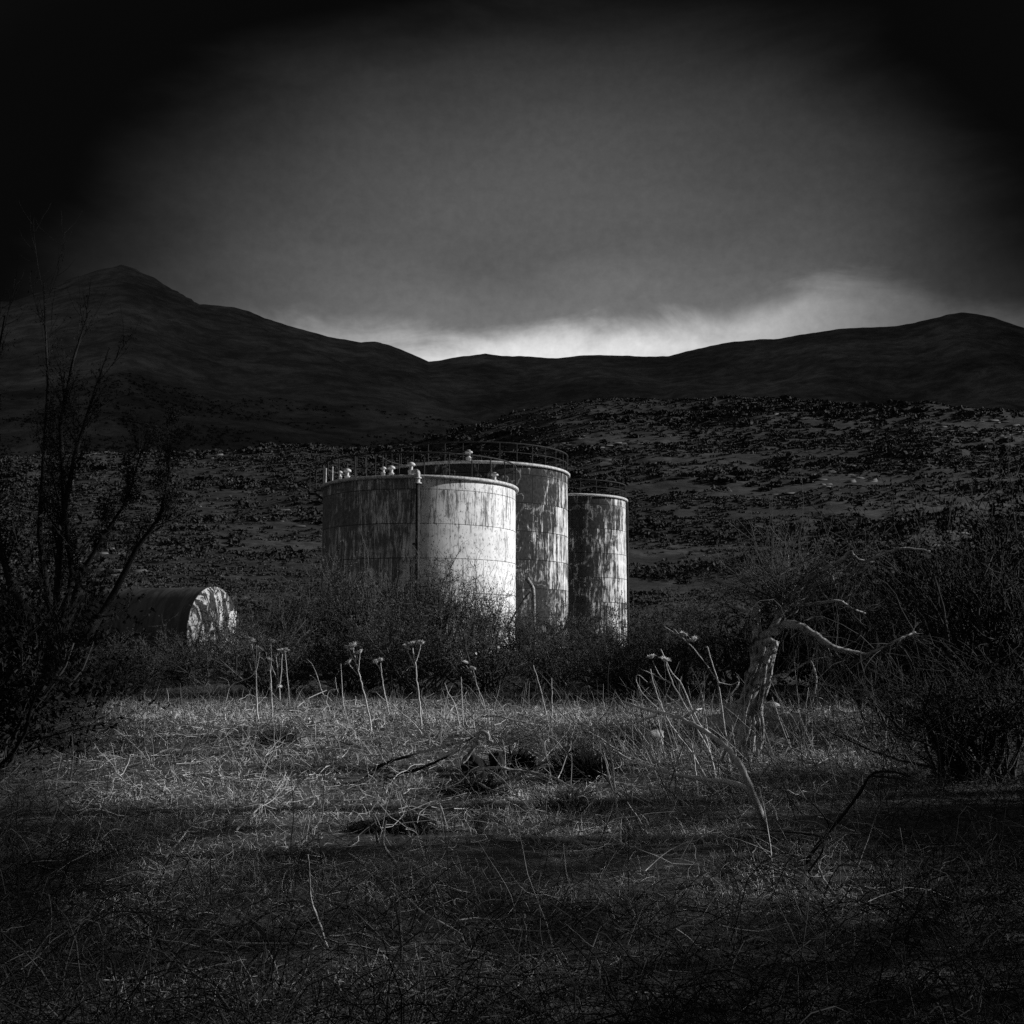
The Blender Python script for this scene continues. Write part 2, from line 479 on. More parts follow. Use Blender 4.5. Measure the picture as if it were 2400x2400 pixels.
polar_sheet('left_hill', np.linspace(325, 1200, 190), np.linspace(-1.4, 0.22, 420), left_z, M['hill'])

FARP = prof([(-900, 640), (0, 620), (300, 600), (375, 573), (405, 574), (440, 577), (470, 585), (500, 598), (560, 615), (620, 634), (680, 645), (705, 642), (730, 648), (760, 658), (785, 669), (810, 680),
             (835, 676), (860, 672), (890, 669), (915, 666), (950, 671), (990, 673), (1050, 675), (1090, 671), (1130, 668), (1190, 670), (1260, 672), (1290, 664), (1330, 655), (1380, 646), (1430, 640), (1460, 639),
             (1500, 632), (1545, 624), (1590, 618), (1640, 615), (1690, 612), (1725, 606), (1760, 598), (1785, 592), (1812, 589), (1840, 591), (1870, 597), (1915, 612), (1960, 625)])
def far_el(a):
    e = np.interp(a, FARP[0], FARP[1])
    # unseen shoulder added right of the view shades the hills; saddle lets sun through
    s_a = np.radians([24.6, 26, 28, 30, 34, 40, 48, 54, 59, 64, 72, 82, 95, 120, 180])
    s_e = np.array([FARP[1][-1], 0.42, 0.62, 0.72, 0.77, 0.76, 0.60, 0.40, 0.32, 0.30, 0.24, 0.18, 0.12, 0.10, 0.08])
    e = np.where(a > s_a[0], np.interp(a, s_a, s_e), e)
    e = np.where(a < -1.2, 0.10, e)
    return e
def far_z(r, a, x, y):
    e = far_el(a)
    rc = np.interp(a, [-3.14, 0.43, 0.46, 0.75, 3.14], [1250, 1250, 1550, 950, 950])
    e0 = 0.02
    t = np.clip((r - 380) / (rc - 380), 0, 1)
    z = CAMZ + r * (e0 + (e - e0) * t ** 0.8)
    zb = CAMZ + rc * e - (r - rc) * 0.15 - 0.0006 * (r - rc) ** 2
    z = np.where(r > rc, np.maximum(zb, -30), z)
    w = smooth01((r - 380) / 300) * (1 - 0.9 * np.exp(-((r - rc) / 90) ** 2))
    z = z + (waves(x, y, 21, 260, 6) * 20) * w + waves(x, y, 25, 30, 3) * 0.7
    return z
polar_sheet('far_hills', np.linspace(385, 1800, 210), np.concatenate([np.linspace(-3.14, -0.5, 60, endpoint=False), np.linspace(-0.5, 0.5, 420, endpoint=False), np.linspace(0.5, 3.14, 110)]), far_z, M['hill'])

# ------------------------------------------------------------------ tanks
def ring_surface(g, prof_rz, S, tone=0.5, close=False):
    """revolve (r,z) points round z"""
    n = len(prof_rz); th = np.linspace(0, 2 * math.pi, S, endpoint=False)
    rz = np.array(prof_rz, dtype=float)
    V = np.stack([rz[:, 0][:, None] * np.cos(th), rz[:, 0][:, None] * np.sin(th), np.repeat(rz[:, 1][:, None], S, 1)], -1)
    idx = np.arange(n * S).reshape(n, S); nx = np.roll(idx, -1, 1)
    a = idx[:-1]; b = nx[:-1]; c = nx[1:]; d = idx[1:]
    Fq = [np.stack([a, b, c, d], -1).reshape(-1, 4)]
    if close: Fq.append(np.stack([idx[-1], nx[-1], nx[0], idx[0]], -1).reshape(-1, 4))
    g.add(V.reshape(-1, 3), np.concatenate(Fq), tone)
    return g
def wall_mesh(R, H, S=160, rows=24):
    th = np.linspace(-math.pi, math.pi, S + 1)      # 0 = towards the camera (-y)
    zs = np.linspace(0, H, rows + 1)
    T_, Z_ = np.meshgrid(th, zs, indexing='ij')
    dent = 1 + 0.0012 * np.sin(T_ * 23 + Z_ * 2.1) * np.sin(Z_ * 3.3 + T_ * 5)
    rr_ = R * np.where((T_ == th[0]) | (T_ == th[-1]), 1, dent)
    V = np.stack([rr_ * np.sin(T_), -rr_ * np.cos(T_), Z_], -1).reshape(-1, 3)
    idx = np.arange((S + 1) * (rows + 1)).reshape(S + 1, rows + 1)
    Fq = np.stack([idx[:-1, :-1], idx[1:, :-1], idx[1:, 1:], idx[:-1, 1:]], -1).reshape(-1, 4)
    me = new_mesh('wall', V, Fq, None, True)
    uvl = me.uv_layers.new(name='UVMap')
    U = (T_ * R).reshape(-1)[Fq.ravel()]; Vv = Z_.reshape(-1)[Fq.ravel()]
    uvl.data.foreach_set('uv', np.stack([U, Vv - H], -1).astype(np.float32).ravel())
    return me
def arc(R, z, a0, a1, n):
    t = np.linspace(a0, a1, n)
    return np.stack([R * np.sin(t), -R * np.cos(t), np.full(n, z)], -1)
def vent_mesh():
    g = Geo()
    ring_surface(g, [(0.0, -0.5), (0.13, -0.5), (0.13, 0.0), (0.15, 0.0), (0.15, 0.05), (0.09, 0.06), (0.09, 0.26), (0.12, 0.27)], 14)
    return g.mesh('neck', True)
def vent_cap_mesh():
    g = Geo()
    ring_surface(g, [(0.0, 0.25), (0.10, 0.26), (0.20, 0.27), (0.205, 0.30), (0.17, 0.37), (0.09, 0.42), (0.0, 0.44)], 14)
    return g.mesh('cap', True)
VN, VC = vent_mesh(), vent_cap_mesh()
def make_tank(cx, cy, R, ztop, wm, label, rail_h, posts, vents, rail_z=0.0, mid=True, rail_span=(-math.pi, math.pi)):
    zb = gz(cx, cy) - 0.35
    H = ztop - zb
    root = empty('storage_tank', (cx, cy, zb))
    tag(root, label, 'tank', 'old storage tanks on the plain')
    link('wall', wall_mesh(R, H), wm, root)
    g = Geo()
    ring_surface(g, [(R - 0.02, H - 0.02), (R + 0.13, H - 0.02), (R + 0.17, H + 0.02), (R + 0.17, H + 0.10), (R + 0.12, H + 0.15), (R - 0.05, H + 0.16)], 180)
    link('rim', g.mesh('rim', True), M['steel_pale'], root)
    g = Geo()
    ring_surface(g, [(R - 0.05, H + 0.15), (R * 0.5, H + 0.30), (0.01, H + 0.42)], 90)
    link('roof', g.mesh('roof', True), M['steel_pale'], root)
    g = Geo()
    Rr = R + 0.02
    n = 160
    tubes(g, arc(Rr, H + 0.14 + rail_h, rail_span[0], rail_span[1], n), 0.042, 6)
    if mid: tubes(g, arc(Rr, H + 0.14 + rail_h * 0.52, rail_span[0], rail_span[1], n), 0.026, 5)
    rail = link('railing', g.mesh('railing', True), M['steel'], root)
    pg = Geo()
    tubes(pg, np.array([[0, 0, 0], [0, 0, rail_h * 0.5], [0, 0, rail_h]]), 0.03, 5)
    pm = pg.mesh('post')
    for k in range(posts):
        t = rail_span[0] + (k + 0.5) * (rail_span[1] - rail_span[0]) / posts
        o = link('post', pm, M['steel'], rail)
        o.location = (Rr * math.sin(t), -Rr * math.cos(t), H + 0.14)
    for (vx, vy, s) in vents:
        rr0 = math.hypot(vx, vy)
        o = link('roof_vent', VN, M['steel_pale'], root)
        o.location = (vx, vy, H + 0.42 + 0.27 * (1 - rr0 / R)); o.scale = (s, s, s)
        link('cap', VC, M['steel_pale'], o)
    return root, zb, H

A = P(982, 1400, 62); B = P(1113, 1400, 74); C_ = P(1335, 1400, 84)
zA = P(982, 1145, 62).z - 0.15; zB = P(1110, 1113, 74).z - 0.15; zC = P(1335, 1173, 84).z - 0.15
RA = 226 / F * 62; RB = 218 / F * 74; RCk = 133 / F * 84
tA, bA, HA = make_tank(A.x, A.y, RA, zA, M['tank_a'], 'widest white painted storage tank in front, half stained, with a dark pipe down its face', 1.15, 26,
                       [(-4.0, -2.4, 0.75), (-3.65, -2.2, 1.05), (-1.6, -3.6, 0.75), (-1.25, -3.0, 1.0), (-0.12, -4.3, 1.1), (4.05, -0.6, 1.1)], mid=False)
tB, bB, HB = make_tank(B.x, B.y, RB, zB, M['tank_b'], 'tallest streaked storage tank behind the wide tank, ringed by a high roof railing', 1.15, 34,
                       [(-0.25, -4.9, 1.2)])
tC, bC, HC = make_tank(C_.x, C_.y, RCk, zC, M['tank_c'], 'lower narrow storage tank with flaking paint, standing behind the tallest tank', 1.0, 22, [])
# pipe down the face of the front tank
g = Geo()
pxp = 0.32
yp = -math.sqrt(RA ** 2 - pxp ** 2) - 0.14
tubes(g, np.array([[pxp, yp, 0.0], [pxp, yp, HA * 0.5], [pxp, yp, HA - 0.25]]), 0.10, 12)
pipe = link('down_pipe', g.mesh('down_pipe', True), M['steel'], tA)
g = Geo()
el = [(pxp, yp, HA - 0.28), (pxp, yp, HA - 0.02), (pxp, yp + 0.02, HA + 0.12), (pxp - 0.02, yp + 0.12, HA + 0.28), (pxp - 0.10, yp + 0.32, HA + 0.36), (pxp - 0.28, yp + 0.6, HA + 0.37)]
tubes(g, np.array(el), 0.125, 12)
link('elbow', g.mesh('elbow', True), M['steel_pale'], pipe)
g = Geo()
for zz in (HA - 0.30, HA - 0.05):
    g = Geo(); tubes(g, np.array([[pxp, yp, zz], [pxp, yp, zz + 0.05]]), 0.19, 14)
    link('flange', g.mesh('flange'), M['steel_pale'], pipe)
for zz in (HA - 3.3, HA - 6.2):
    g = Geo()
    tubes(g, np.array([[pxp - 0.22, yp + 0.10, zz], [pxp - 0.2, yp, zz], [pxp + 0.15, yp, zz], [pxp + 0.17, yp + 0.1, zz]]), 0.045, 6)
    link('bracket', g.mesh('bracket'), M['steel'], pipe)
# ladder landing on the left edge of the front tank
g = Geo()
lx, ly = -RA - 0.35, -0.6
for dx in (0, 0.34):
    tubes(g, np.array([[lx - dx, ly, HA - 0.2], [lx - dx, ly, HA + 0.5], [lx - dx, ly, HA + 1.15]]), 0.022, 5)
tubes(g, np.array([[lx - 0.36, ly, HA + 1.15], [lx, ly, HA + 1.15], [lx + 0.4, ly, HA + 1.2]]), 0.022, 5)
tubes(g, np.array([[lx - 0.42, ly, HA - 0.2], [lx, ly, HA - 0.22], [lx + 0.4, ly, HA - 0.5]]), 0.06, 6)
link('ladder_landing', g.mesh('ladder_landing'), M['steel'], tA)
# pale stub posts and gauge frame on the roof of the front tank
for (ax, h_) in ((-1.28, 0.95), (-1.18, 0.9), (-1.02, 0.85)):
    g = Geo()
    x0, y0 = (RA - 0.1) * math.sin(ax), -(RA - 0.1) * math.cos(ax)
    tubes(g, np.array([[x0, y0, HA + 0.1], [x0, y0, HA + 0.1 + h_ * 0.5], [x0, y0, HA + 0.1 + h_]]), 0.03, 5)
    link('stub_post', g.mesh('stub_post'), M['steel_pale'], tA)
g = Geo()
fx, fy = -2.75, -3.6
for dx in (-0.25, 0.25):
    for dy in (-0.2, 0.2):
        tubes(g, np.array([[fx + dx, fy + dy, HA + 0.2], [fx + dx, fy + dy, HA + 0.8], [fx + dx, fy + dy, HA + 1.35]]), 0.03, 5)
for zz in (0.75, 1.35):
    tubes(g, np.array([[fx - 0.32, fy - 0.2, HA + zz], [fx, fy - 0.2, HA + zz], [fx + 0.45, fy - 0.2, HA + zz]]), 0.035, 5)
link('gauge_frame', g.mesh('gauge_frame'), M['steel'], tA)
# dark overflow pipe on the right side of the narrow tank
g = Geo()
a_ = R_(86); x0, y0 = (RCk + 0.10) * math.sin(a_), -(RCk + 0.10) * math.cos(a_)
tubes(g, np.array([[x0, y0, 0], [x0, y0, HC * 0.5], [x0, y0, HC - 0.05]]), 0.075, 10)
link('down_pipe', g.mesh('down_pipe', True), M['steel'], tC)

# ------------------------------------------------------------------ old cylinder tank lying on its side
Dh = 45.0
cc = P(499, 1482, Dh)
Rh = 105 / F * Dh
root = empty('fuel_tank', (cc.x, cc.y, cc.z), math.atan2(-0.316, 0.95))
tag(root, 'dark cylinder tank lying on its side in the bushes, its end cap flaking white', 'tank')
L_ = 6.2
th = np.linspace(0, 2 * math.pi, 64, endpoint=False)
def lath(profile, name, m):
    n = len(profile)
    V = np.array([[(x, r * math.cos(t), r * math.sin(t)) for t in th] for x, r in profile])
    idx = np.arange(n * 64).reshape(n, 64); nx = np.roll(idx, -1, 1)
    Fq = np.stack([idx[:-1], nx[:-1], nx[1:], idx[1:]], -1).reshape(-1, 4)
    return link(name, new_mesh(name, V.reshape(-1, 3), Fq, None, True), m, root)
lath([(-L_, Rh)] + [(-L_ + k * L_ / 8, Rh * (1 + 0.003 * (k % 2))) for k in range(1, 8)] + [(0, Rh)], 'shell', M['shell'])
lath([(0, Rh + 0.02), (0.03, Rh + 0.02), (0.035, Rh), (0.16, Rh * 0.93), (0.26, Rh * 0.75), (0.33, Rh * 0.45), (0.36, 0.01)], 'end_cap', M['cap'])
lath([(-L_, Rh), (-L_ - 0.2, Rh * 0.9), (-L_ - 0.36, Rh * 0.5), (-L_ - 0.4, 0.01)], 'end_cap', M['shell'])
for k in (-4.6, -1.4):
    g = Geo(); g.add([(k - .15, -1.3, -Rh * 1.1), (k + .15, -1.3, -Rh * 1.1), (k + .15, 1.3, -Rh * 1.1), (k - .15, 1.3, -Rh * 1.1),
           (k - .15, -1.3, -Rh * 0.6), (k + .15, -1.3, -Rh * 0.6), (k + .15, 1.3, -Rh * 0.6), (k - .15, 1.3, -Rh * 0.6)],
          [(0, 1, 2, 3), (4, 5, 6, 7), (0, 1, 5, 4), (1, 2, 6, 5), (2, 3, 7, 6), (3, 0, 4, 7)])
    link('cradle', g.mesh('cradle'), M['rock'], root)

# ------------------------------------------------------------------ shrubs
def shrub_variant(seed, n0=26, h=1.0, spread=0.75, nleaf=9000, leaf=0.032, upright=0.5, sub=7):
    """a bushy shrub about 1 unit wide radius `spread`, height h: returns (foliage mesh, stems mesh)"""
    global rng
    rng = np.random.default_rng(seed)
    S0 = rng.normal(size=(n0, 3)) * [0.10, 0.10, 0]
    th_ = rng.uniform(0, 2 * math.pi, n0); lean = rng.uniform(0, 1, n0) ** 0.7 * spread
    d = np.stack([np.cos(th_) * lean, np.sin(th_) * lean, np.ones(n0) * upright + 0.35], -1); d /= np.linalg.norm(d, axis=1, keepdims=True)
    L = rng.uniform(0.65, 1.08, n0) * h
    P1 = grow(S0, d, L, 7, 0.16, up=0.12); R1 = taper(np.full(n0, 0.016), 7)
    P2, r2 = children(P1, R1, sub, 0.5, 0.65, 0.2, K=5, wob=0.22, up=0.2); R2 = taper(r2 * 0.7, 5)
    P3, r3 = children(P2, R2, 4, 0.6, 0.8, 0.2, K=4, wob=0.25, up=0.15); R3 = taper(np.full(len(P3), 0.0026), 4, 0.5)
    g = Geo()
    tubes(g, P1, R1, 4, rng.random(len(P1))); tubes(g, P2, R2, 3, rng.random(len(P2))); tubes(g, P3, R3, 3, rng.random(len(P3)))
    stems = g.mesh('stems')
    g = Geo()
    src = rng.integers(0, len(P3), nleaf); t = rng.uniform(0.0, 1.0, nleaf) * 3
    i = np.minimum(t.astype(int), 2); f = (t - i)[:, None]
    Cc = P3[src, i] * (1 - f) + P3[src, i + 1] * f + rng.normal(size=(nleaf, 3)) * 0.012
    hue = rng.random(len(P3))[src] * 0.6 + rng.random(nleaf) * 0.4
    leaves(g, Cc, leaf, 2.4, hue)
    return g.mesh('foliage'), stems
SV = [shrub_variant(100 + k, 30, 1.0, 0.9, 13000, 0.026, 0.45) for k in range(4)]
SVU = [shrub_variant(200 + k, 34, 1.0, 0.45, 6000, 0.022, 1.0, 8) for k in range(3)]      # upright twiggy
SVD = [shrub_variant(300 + k, 36, 1.0, 0.95, 20000, 0.040, 0.35, 8) for k in range(2)]    # dense evergreen
def shrub(px, D, wid, hgt, label, kind='s', group=None, k=None, cat='shrub', lm=None, name='shrub', x=None, tm=None):
    lib = {'s': SV, 'u': SVU, 'd': SVD}[kind]
    k = random.randrange(len(lib)) if k is None else k
    fm, sm = lib[k]
    if x is None: x = P(px, 1400, D).x
    root = empty(name, (x, D, gz(x, D) - 0.06), random.uniform(0, 6.28))
    root.scale = (wid, wid, hgt)
    tag(root, label, cat, group)
    o = bpy.data.objects.new('foliage', fm); COL.objects.link(o); o.parent = root
    o2 = bpy.data.objects.new('stems', sm); COL.objects.link(o2); o2.parent = root
    for m_, ob in ((lm or (M['leaf_dark'] if kind == 'd' else M['leaf']), o), (tm or (M['twig_black'] if kind == 'd' else M['twig_dark']), o2)):
        if not ob.data.materials: ob.data.materials.append(None)
        ob.material_slots[0].link = 'OBJECT'; ob.material_slots[0].material = m_
    return root
G1 = 'shrubs in the thicket between meadow and tanks'
# px, distance, width scale, height, label
band = [
    (300, 33, 2.3, 1.5, 's', 'low shrub below the flaking end of the cylinder tank, at the meadow edge'),
    (90, 36, 2.6, 1.3, 'd', 'dark dense shrub below the far end of the lying cylinder tank'),
    (470, 38, 2.4, 1.45, 's', 'leafy shrub just under the white end cap of the cylinder tank'),
    (610, 40, 3.0, 2.6, 's', 'rounded shrub right of the cylinder tank, filling the gap to the wide tank'),
    (700, 44, 3.2, 3.1, 'u', 'twiggy shrub at the left foot of the wide white tank'),
    (640, 33, 2.3, 1.9, 's', 'shrub behind the first clump of dried flower stalks'),
    (790, 45, 3.0, 3.4, 's', 'shrub covering the stained left base of the wide white tank'),
    (905, 44, 3.0, 3.9, 's', 'tallest rounded shrub, in front of the pipe on the wide tank'),
    (1010, 46, 2.9, 4.2, 'u', 'tall wispy shrub whose fine twigs cross the bright face of the wide tank'),
    (1120, 45, 2.6, 3.5, 'u', 'wispy shrub below the bright right edge of the wide tank'),
    (830, 34, 2.5, 2.0, 's', 'shrub behind the leaning four headed dried stalk'),
    (980, 33, 2.7, 2.2, 's', 'shrub behind the straight three headed dried stalk'),
    (1140, 34, 2.5, 2.1, 's', 'shrub at the meadow edge below the gap between wide and tallest tanks'),
    (1230, 46, 2.6, 2.6, 'u', 'brushy shrub at the foot of the tallest tank'),
    (1290, 36, 2.6, 2.0, 's', 'shrub at the meadow edge below the tallest tank'),
    (1350, 50, 2.6, 2.6, 's', 'shrub covering the base between the tallest and the narrow tank'),
    (1420, 40, 2.5, 1.75, 's', 'shrub directly below the base of the narrow tank'),
    (1470, 32, 2.2, 1.6, 's', 'shrub behind the slanting pale stems left of the dead tree'),
    (1545, 44, 2.8, 2.6, 's', 'shrub right of the narrow tank at the end of the thicket'),
    (1620, 32, 2.4, 2.2, 's', 'leafy shrub standing right behind the dead tree trunk'),
    (1730, 38, 3.2, 3.0, 's', 'broad shrub behind the arching limb of the dead tree'),
]
for (px, D, w, h, kd, lab) in band:
    shrub(px, D, w, h, lab, kd, G1)
G2 = 'dark evergreen bushes at the sides'
for (px, D, w, h, lab) in [
    (1980, 31, 3.6, 3.3, 'black evergreen bush right of the dead tree, reaching its arching limb'),
    (2230, 30, 3.6, 4.4, 'tall black evergreen bush at the right edge of the view'),
    
    (2380, 38, 4.2, 5.4, 'black evergreen bush furthest back at the right edge'),
    (-30, 24, 2.5, 3.2, 'black evergreen bush under the tall bare tree on the left'),
    (-60, 14, 2.2, 2.2, 'black evergreen bush at the left edge near the camera'),
    (210, 30, 2.4, 1.1, 'dark evergreen bush in front of the cylinder tank')]:
    shrub(px, D, w, h, lab, 'd', G2, name='evergreen_bush')
for (px, D, w, h, lab) in [(2250, 13.5, 2.4, 1.3, 'leafless twiggy bush in the lower right'), (2110, 21, 2.6, 2.4, 'leafless twiggy bush under the drooping limb of the dead tree'), (2330, 19, 3.4, 3.2, 'tall leafless twiggy bush at the right edge')]:
    shrub(px, D, w, h, lab, 'u', 'leafless bushes on the right', lm=M['leaf_dark'], name='twiggy_bush', tm=M['twig_black'])
# unseen bushes and pines added on the right to shade near ground and left
for (x, y, w, h, lab) in [(7.5, 0.2, 2.6, 4.6, 'tall added evergreen shade bush beside the camera on the right'), (7.0, 3.6, 2.2, 3.6, 'added evergreen shade bush just outside the lower right corner'),
                     (8.6, 7.0, 2.0, 2.5, 'added evergreen shade bush outside the view between the corner and the dead tree'), (10.2, 10.6, 2.4, 3.8, 'added evergreen shade bush outside the view, level with the propped branch'), (10.6, 2.2, 3.0, 5.6, 'broad added evergreen shade bush second from the view, right of the camera'),
                     (6.0, -3.5, 2.6, 4.5, 'added evergreen shade bush behind the camera on the right')]:
    shrub(0, y, w, h, lab, 'd', 'evergreen bushes added outside the view for shade', name='evergreen_bush', x=x)

# ------------------------------------------------------------------ trees
def pine(x, y, h, crown0, rad, label, nl=22000):  # unseen tree, put in to cast shade into the view
    global rng
    rng = np.random.default_rng(int(x * 10 + y))
    root = empty('shade_pine', (x, y, gz(x, y) - 0.1)); tag(root, label, 'tree', 'pine trees added outside the view on the right for shade')
    g = Geo()
    tubes(g, np.array([[0, 0, 0], [0.1, 0.05, h * 0.3], [0.0, 0.1, h * 0.65], [0.1, 0, h]]), np.array([[0.28, 0.22, 0.15, 0.03]]), 10)
    n = 46
    z = rng.uniform(crown0, h * 0.97, n); th_ = rng.uniform(0, 6.28, n)
    L = rad * np.sqrt(np.clip(1 - ((z - crown0 - (h - crown0) * .35) / ((h - crown0) * .75)) ** 2, 0.1, 1)) * rng.uniform(.75, 1.1, n)
    Pb = grow(np.stack([z * 0, z * 0, z], -1), np.stack([np.cos(th_), np.sin(th_), th_ * 0 + 0.15], -1), L, 6, 0.12)
    tubes(g, Pb, taper(np.full(n, 0.06), 6), 4)
    Pc, _ = children(Pb, taper(np.full(n, 0.06), 6), 9, 0.35, 0.6, 0.25, K=4, wob=0.2)
    tubes(g, Pc, 0.012, 3)
    link('trunk', g.mesh('trunk'), M['bark_black'], root)
    src = rng.integers(0, len(Pc), nl); i = rng.integers(0, 4, nl)
    g = Geo(); leaves(g, Pc[src, i] + rng.normal(size=(nl, 3)) * 0.13, 0.17, 2.0)
    link('crown', g.mesh('crown'), M['leaf_dark'], root)
pine(23.5, 15.0, 20.5, 12.0, 4.6, 'tall added shade pine outside the view, level with the meadow')
pine(24.5, 23.5, 21.5, 12.8, 4.6, 'tall added shade pine outside the view, level with the dead tree')
pine(17.5, 0.5, 13.5, 2.6, 4.4, 'bushy added shade pine outside the view, level with the camera')
pine(18.5, 7.0, 12.5, 3.0, 3.9, 'bushy added shade pine outside the view, level with the near ground', 13000)
pine(21.0, 12.4, 13.5, 6.0, 3.4, 'thin crowned added shade pine outside the view, between the bushy and the tall pines', 5000)
pine(27.0, 31.0, 22.0, 14.5, 4.2, 'tall added shade pine outside the view, level with the thicket')

# bare tree / tall brush at the left: many upright shoots from leaning stems
rng = np.random.default_rng(51)
Dl = 19.0
bx = P(190, 1500, Dl)
root = empty('bare_tree', (bx.x, Dl, gz(bx.x, Dl) - 0.1))
tag(root, 'tall dark bare tree of upright shoots at the left, in front of the hill', 'tree')
def rel(px, py, D=Dl): 
    p = P(px, py, D); return (p.x - bx.x, p.y - Dl, p.z - root.location.z)
main = [[rel(160, 1500), rel(185, 1420), rel(205, 1350), rel(250, 1270), rel(310, 1180), rel(345, 1060)],
        [rel(150, 1520), rel(150, 1400), rel(160, 1250), rel(190, 1080), rel(230, 950), rel(270, 830)],
        [rel(140, 1520), rel(110, 1400), rel(90, 1250), rel(100, 1080), rel(110, 900), rel(100, 660)],
        [rel(170, 1500), rel(240, 1380), rel(290, 1280), rel(350, 1200), rel(370, 1100), rel(365, 960)],
        [rel(150, 1500), rel(180, 1350), rel(160, 1200), rel(150, 1000), rel(180, 850), rel(215, 740)],
        [rel(140, 1500), rel(60, 1380), rel(20, 1230), rel(0, 1080), rel(20, 900), rel(45, 760)]]
main = np.array(main)
main[:, :, 1] += rng.normal(size=(6, 1)) * 0.5
g = Geo()
R1 = taper(np.full(6, 0.07), 6, 0.15)
tubes(g, main, R1, 6, 0.6)
P2, r2 = children(main, R1, 18, 0.20, 0.30, 0.2, K=6, wob=0.10, up=0.45); R2 = taper(r2 * 0.4, 6)
P3, r3 = children(P2, R2, 6, 0.5, 0.45, 0.1, K=5, wob=0.15, up=0.5); R3 = taper(np.full(len(P3), 0.005), 5)
tubes(g, P2, R2, 4, rng.random(len(P2))); tubes(g, P3, R3, 3, rng.random(len(P3)))
link('trunk', g.mesh('trunk'), M['bark_black'], root)
nl = 30000
src = rng.integers(0, len(P3), nl); i = rng.integers(0, 5, nl)
keep = P3[src, i][:, 2] < 6.0 + rng.normal(size=nl) * 0.8
g = Geo(); leaves(g, (P3[src, i] + rng.normal(size=(nl, 3)) * 0.05)[keep], 0.05, 3.0)
link('crown', g.mesh('crown'), M['leaf_dark'], root)

# ------------------------------------------------------------------ things drawn from pixel outlines, each at its own distance
def smooth_path(pts_, n):
    pts_ = np.array([tuple(p) for p in pts_], dtype=float)
    m = len(pts_)
    t = np.linspace(0, m - 1, n); i = np.minimum(t.astype(int), m - 2); f = (t - i)[:, None]
    p0 = pts_[np.maximum(i - 1, 0)]; p1 = pts_[i]; p2 = pts_[i + 1]; p3 = pts_[np.minimum(i + 2, m - 1)]
    return 0.5 * ((2 * p1) + (-p0 + p2) * f + (2 * p0 - 5 * p1 + 4 * p2 - p3) * f ** 2 + (-p0 + 3 * p1 - 3 * p2 + p3) * f ** 3)

# ---- dead tree on the right
rng = np.random.default_rng(77)
tb = PG(1752, 1790)
Dt = tb.y
root = empty('dead_tree', (tb.x, Dt, -0.05))
tag(root, 'gnarled dead tree with split trunk, broken pale stubs and drooping crooked limbs', 'tree')
def rt(px, py, dd=0.0):
    p = P(px, py, Dt + dd); return (p.x - tb.x, p.y - Dt, p.z + 0.05)
def limb(g, pts_, r0, r1, n=18, S=8, knob=0.0, tone=0.6):
    p = smooth_path([rt(*q) for q in pts_], n)
    r = np.linspace(r0, r1, n) * (1 + knob * np.sin(np.arange(n) * 2.3 + r0 * 90) + knob * 0.6 * rng.normal(size=n) * 0.5)
    if len(p) > 4 and knob: p[1:-1] += rng.normal(size=(n - 2, 3)) * r0 * 0.12
    tubes(g, p, r[None], S, tone)
    return p
def strands(g, path, rad, ns, twist, rs, seed, n=40, split=0.0):
    """gnarled wood: thin twisting strands bundled round a path"""
    q = np.random.default_rng(seed)
    p = smooth_path(path, n); R0 = np.interp(np.linspace(0, 1, n), np.linspace(0, 1, len(rad)), rad)
    t = np.linspace(0, 1, n)
    tubes(g, p, (R0 * 0.86)[None], 10, 0.3)
    for k in range(ns):
        a0 = k * 2 * math.pi / ns + q.normal() * 0.2
        an = a0 + twist * t + 0.5 * np.sin(t * q.uniform(4, 9) + q.uniform(0, 6))
        rr_ = R0 * (0.80 + 0.18 * np.sin(t * q.uniform(5, 14) + q.uniform(0, 6)))
        c_ = np.stack([np.cos(an) * rr_, np.sin(an) * rr_, 0 * t], -1) + p + q.normal(size=(n, 3)) * 0.003
        tubes(g, c_, (rs * q.uniform(0.6, 1.3) * (0.8 + 0.35 * np.sin(t * q.uniform(8, 20) + q.uniform(0, 6))) * (R0 / R0[0]) ** 0.5)[None], 6, q.random())
g = Geo()
strands(g, [rt(*q) for q in [(1738, 1800), (1745, 1730), (1752, 1660), (1770, 1590), (1782, 1530), (1790, 1480)]], [.165, .13, .12, .12, .10, .06], 17, 1.3, 0.030, 5, 60)
strands(g, [rt(*q) for q in [(1768, 1805), (1774, 1730), (1776, 1660), (1794, 1600), (1806, 1540), (1814, 1505)]], [.09, .07, .065, .06, .06, .05], 9, -1.0, 0.022, 6, 50)
strands(g, [rt(*q) for q in [(1770, 1560), (1772, 1510), (1774, 1450), (1762, 1405)]], [.075, .065, .05, .025], 8, 1.0, 0.017, 8, 30)
for k in range(9):      # root flares
    a_ = k * 0.7
    limb(g, [(1752, 1770), (1752 + 34 * math.cos(a_), 1792), (1752 + 62 * math.cos(a_), 1806, 0.35 * math.sin(a_))], 0.06, 0.015, 8, 6, 0.1)
link('trunk', g.mesh('trunk', True), M['bark'], root)
for pts_ in ([(1788, 1520), (1800, 1502, -0.1), (1822, 1508, -0.15)], [(1783, 1500), (1790, 1488, -.05), (1806, 1478, -.1)], [(1796, 1550, -.1), (1803, 1532, -0.15), (1820, 1526, -0.15)], [(1775, 1500), (1777, 1440), (1764, 1400), (1748, 1402)]):
    g = Geo(); limb(g, pts_, 0.05 if pts_[0][0] != 1775 else 0.04, 0.035 if pts_[0][0] != 1775 else 0.02, 12, 8, 0.16)
    link('broken_stub', g.mesh('broken_stub', True), M['bone'], root)
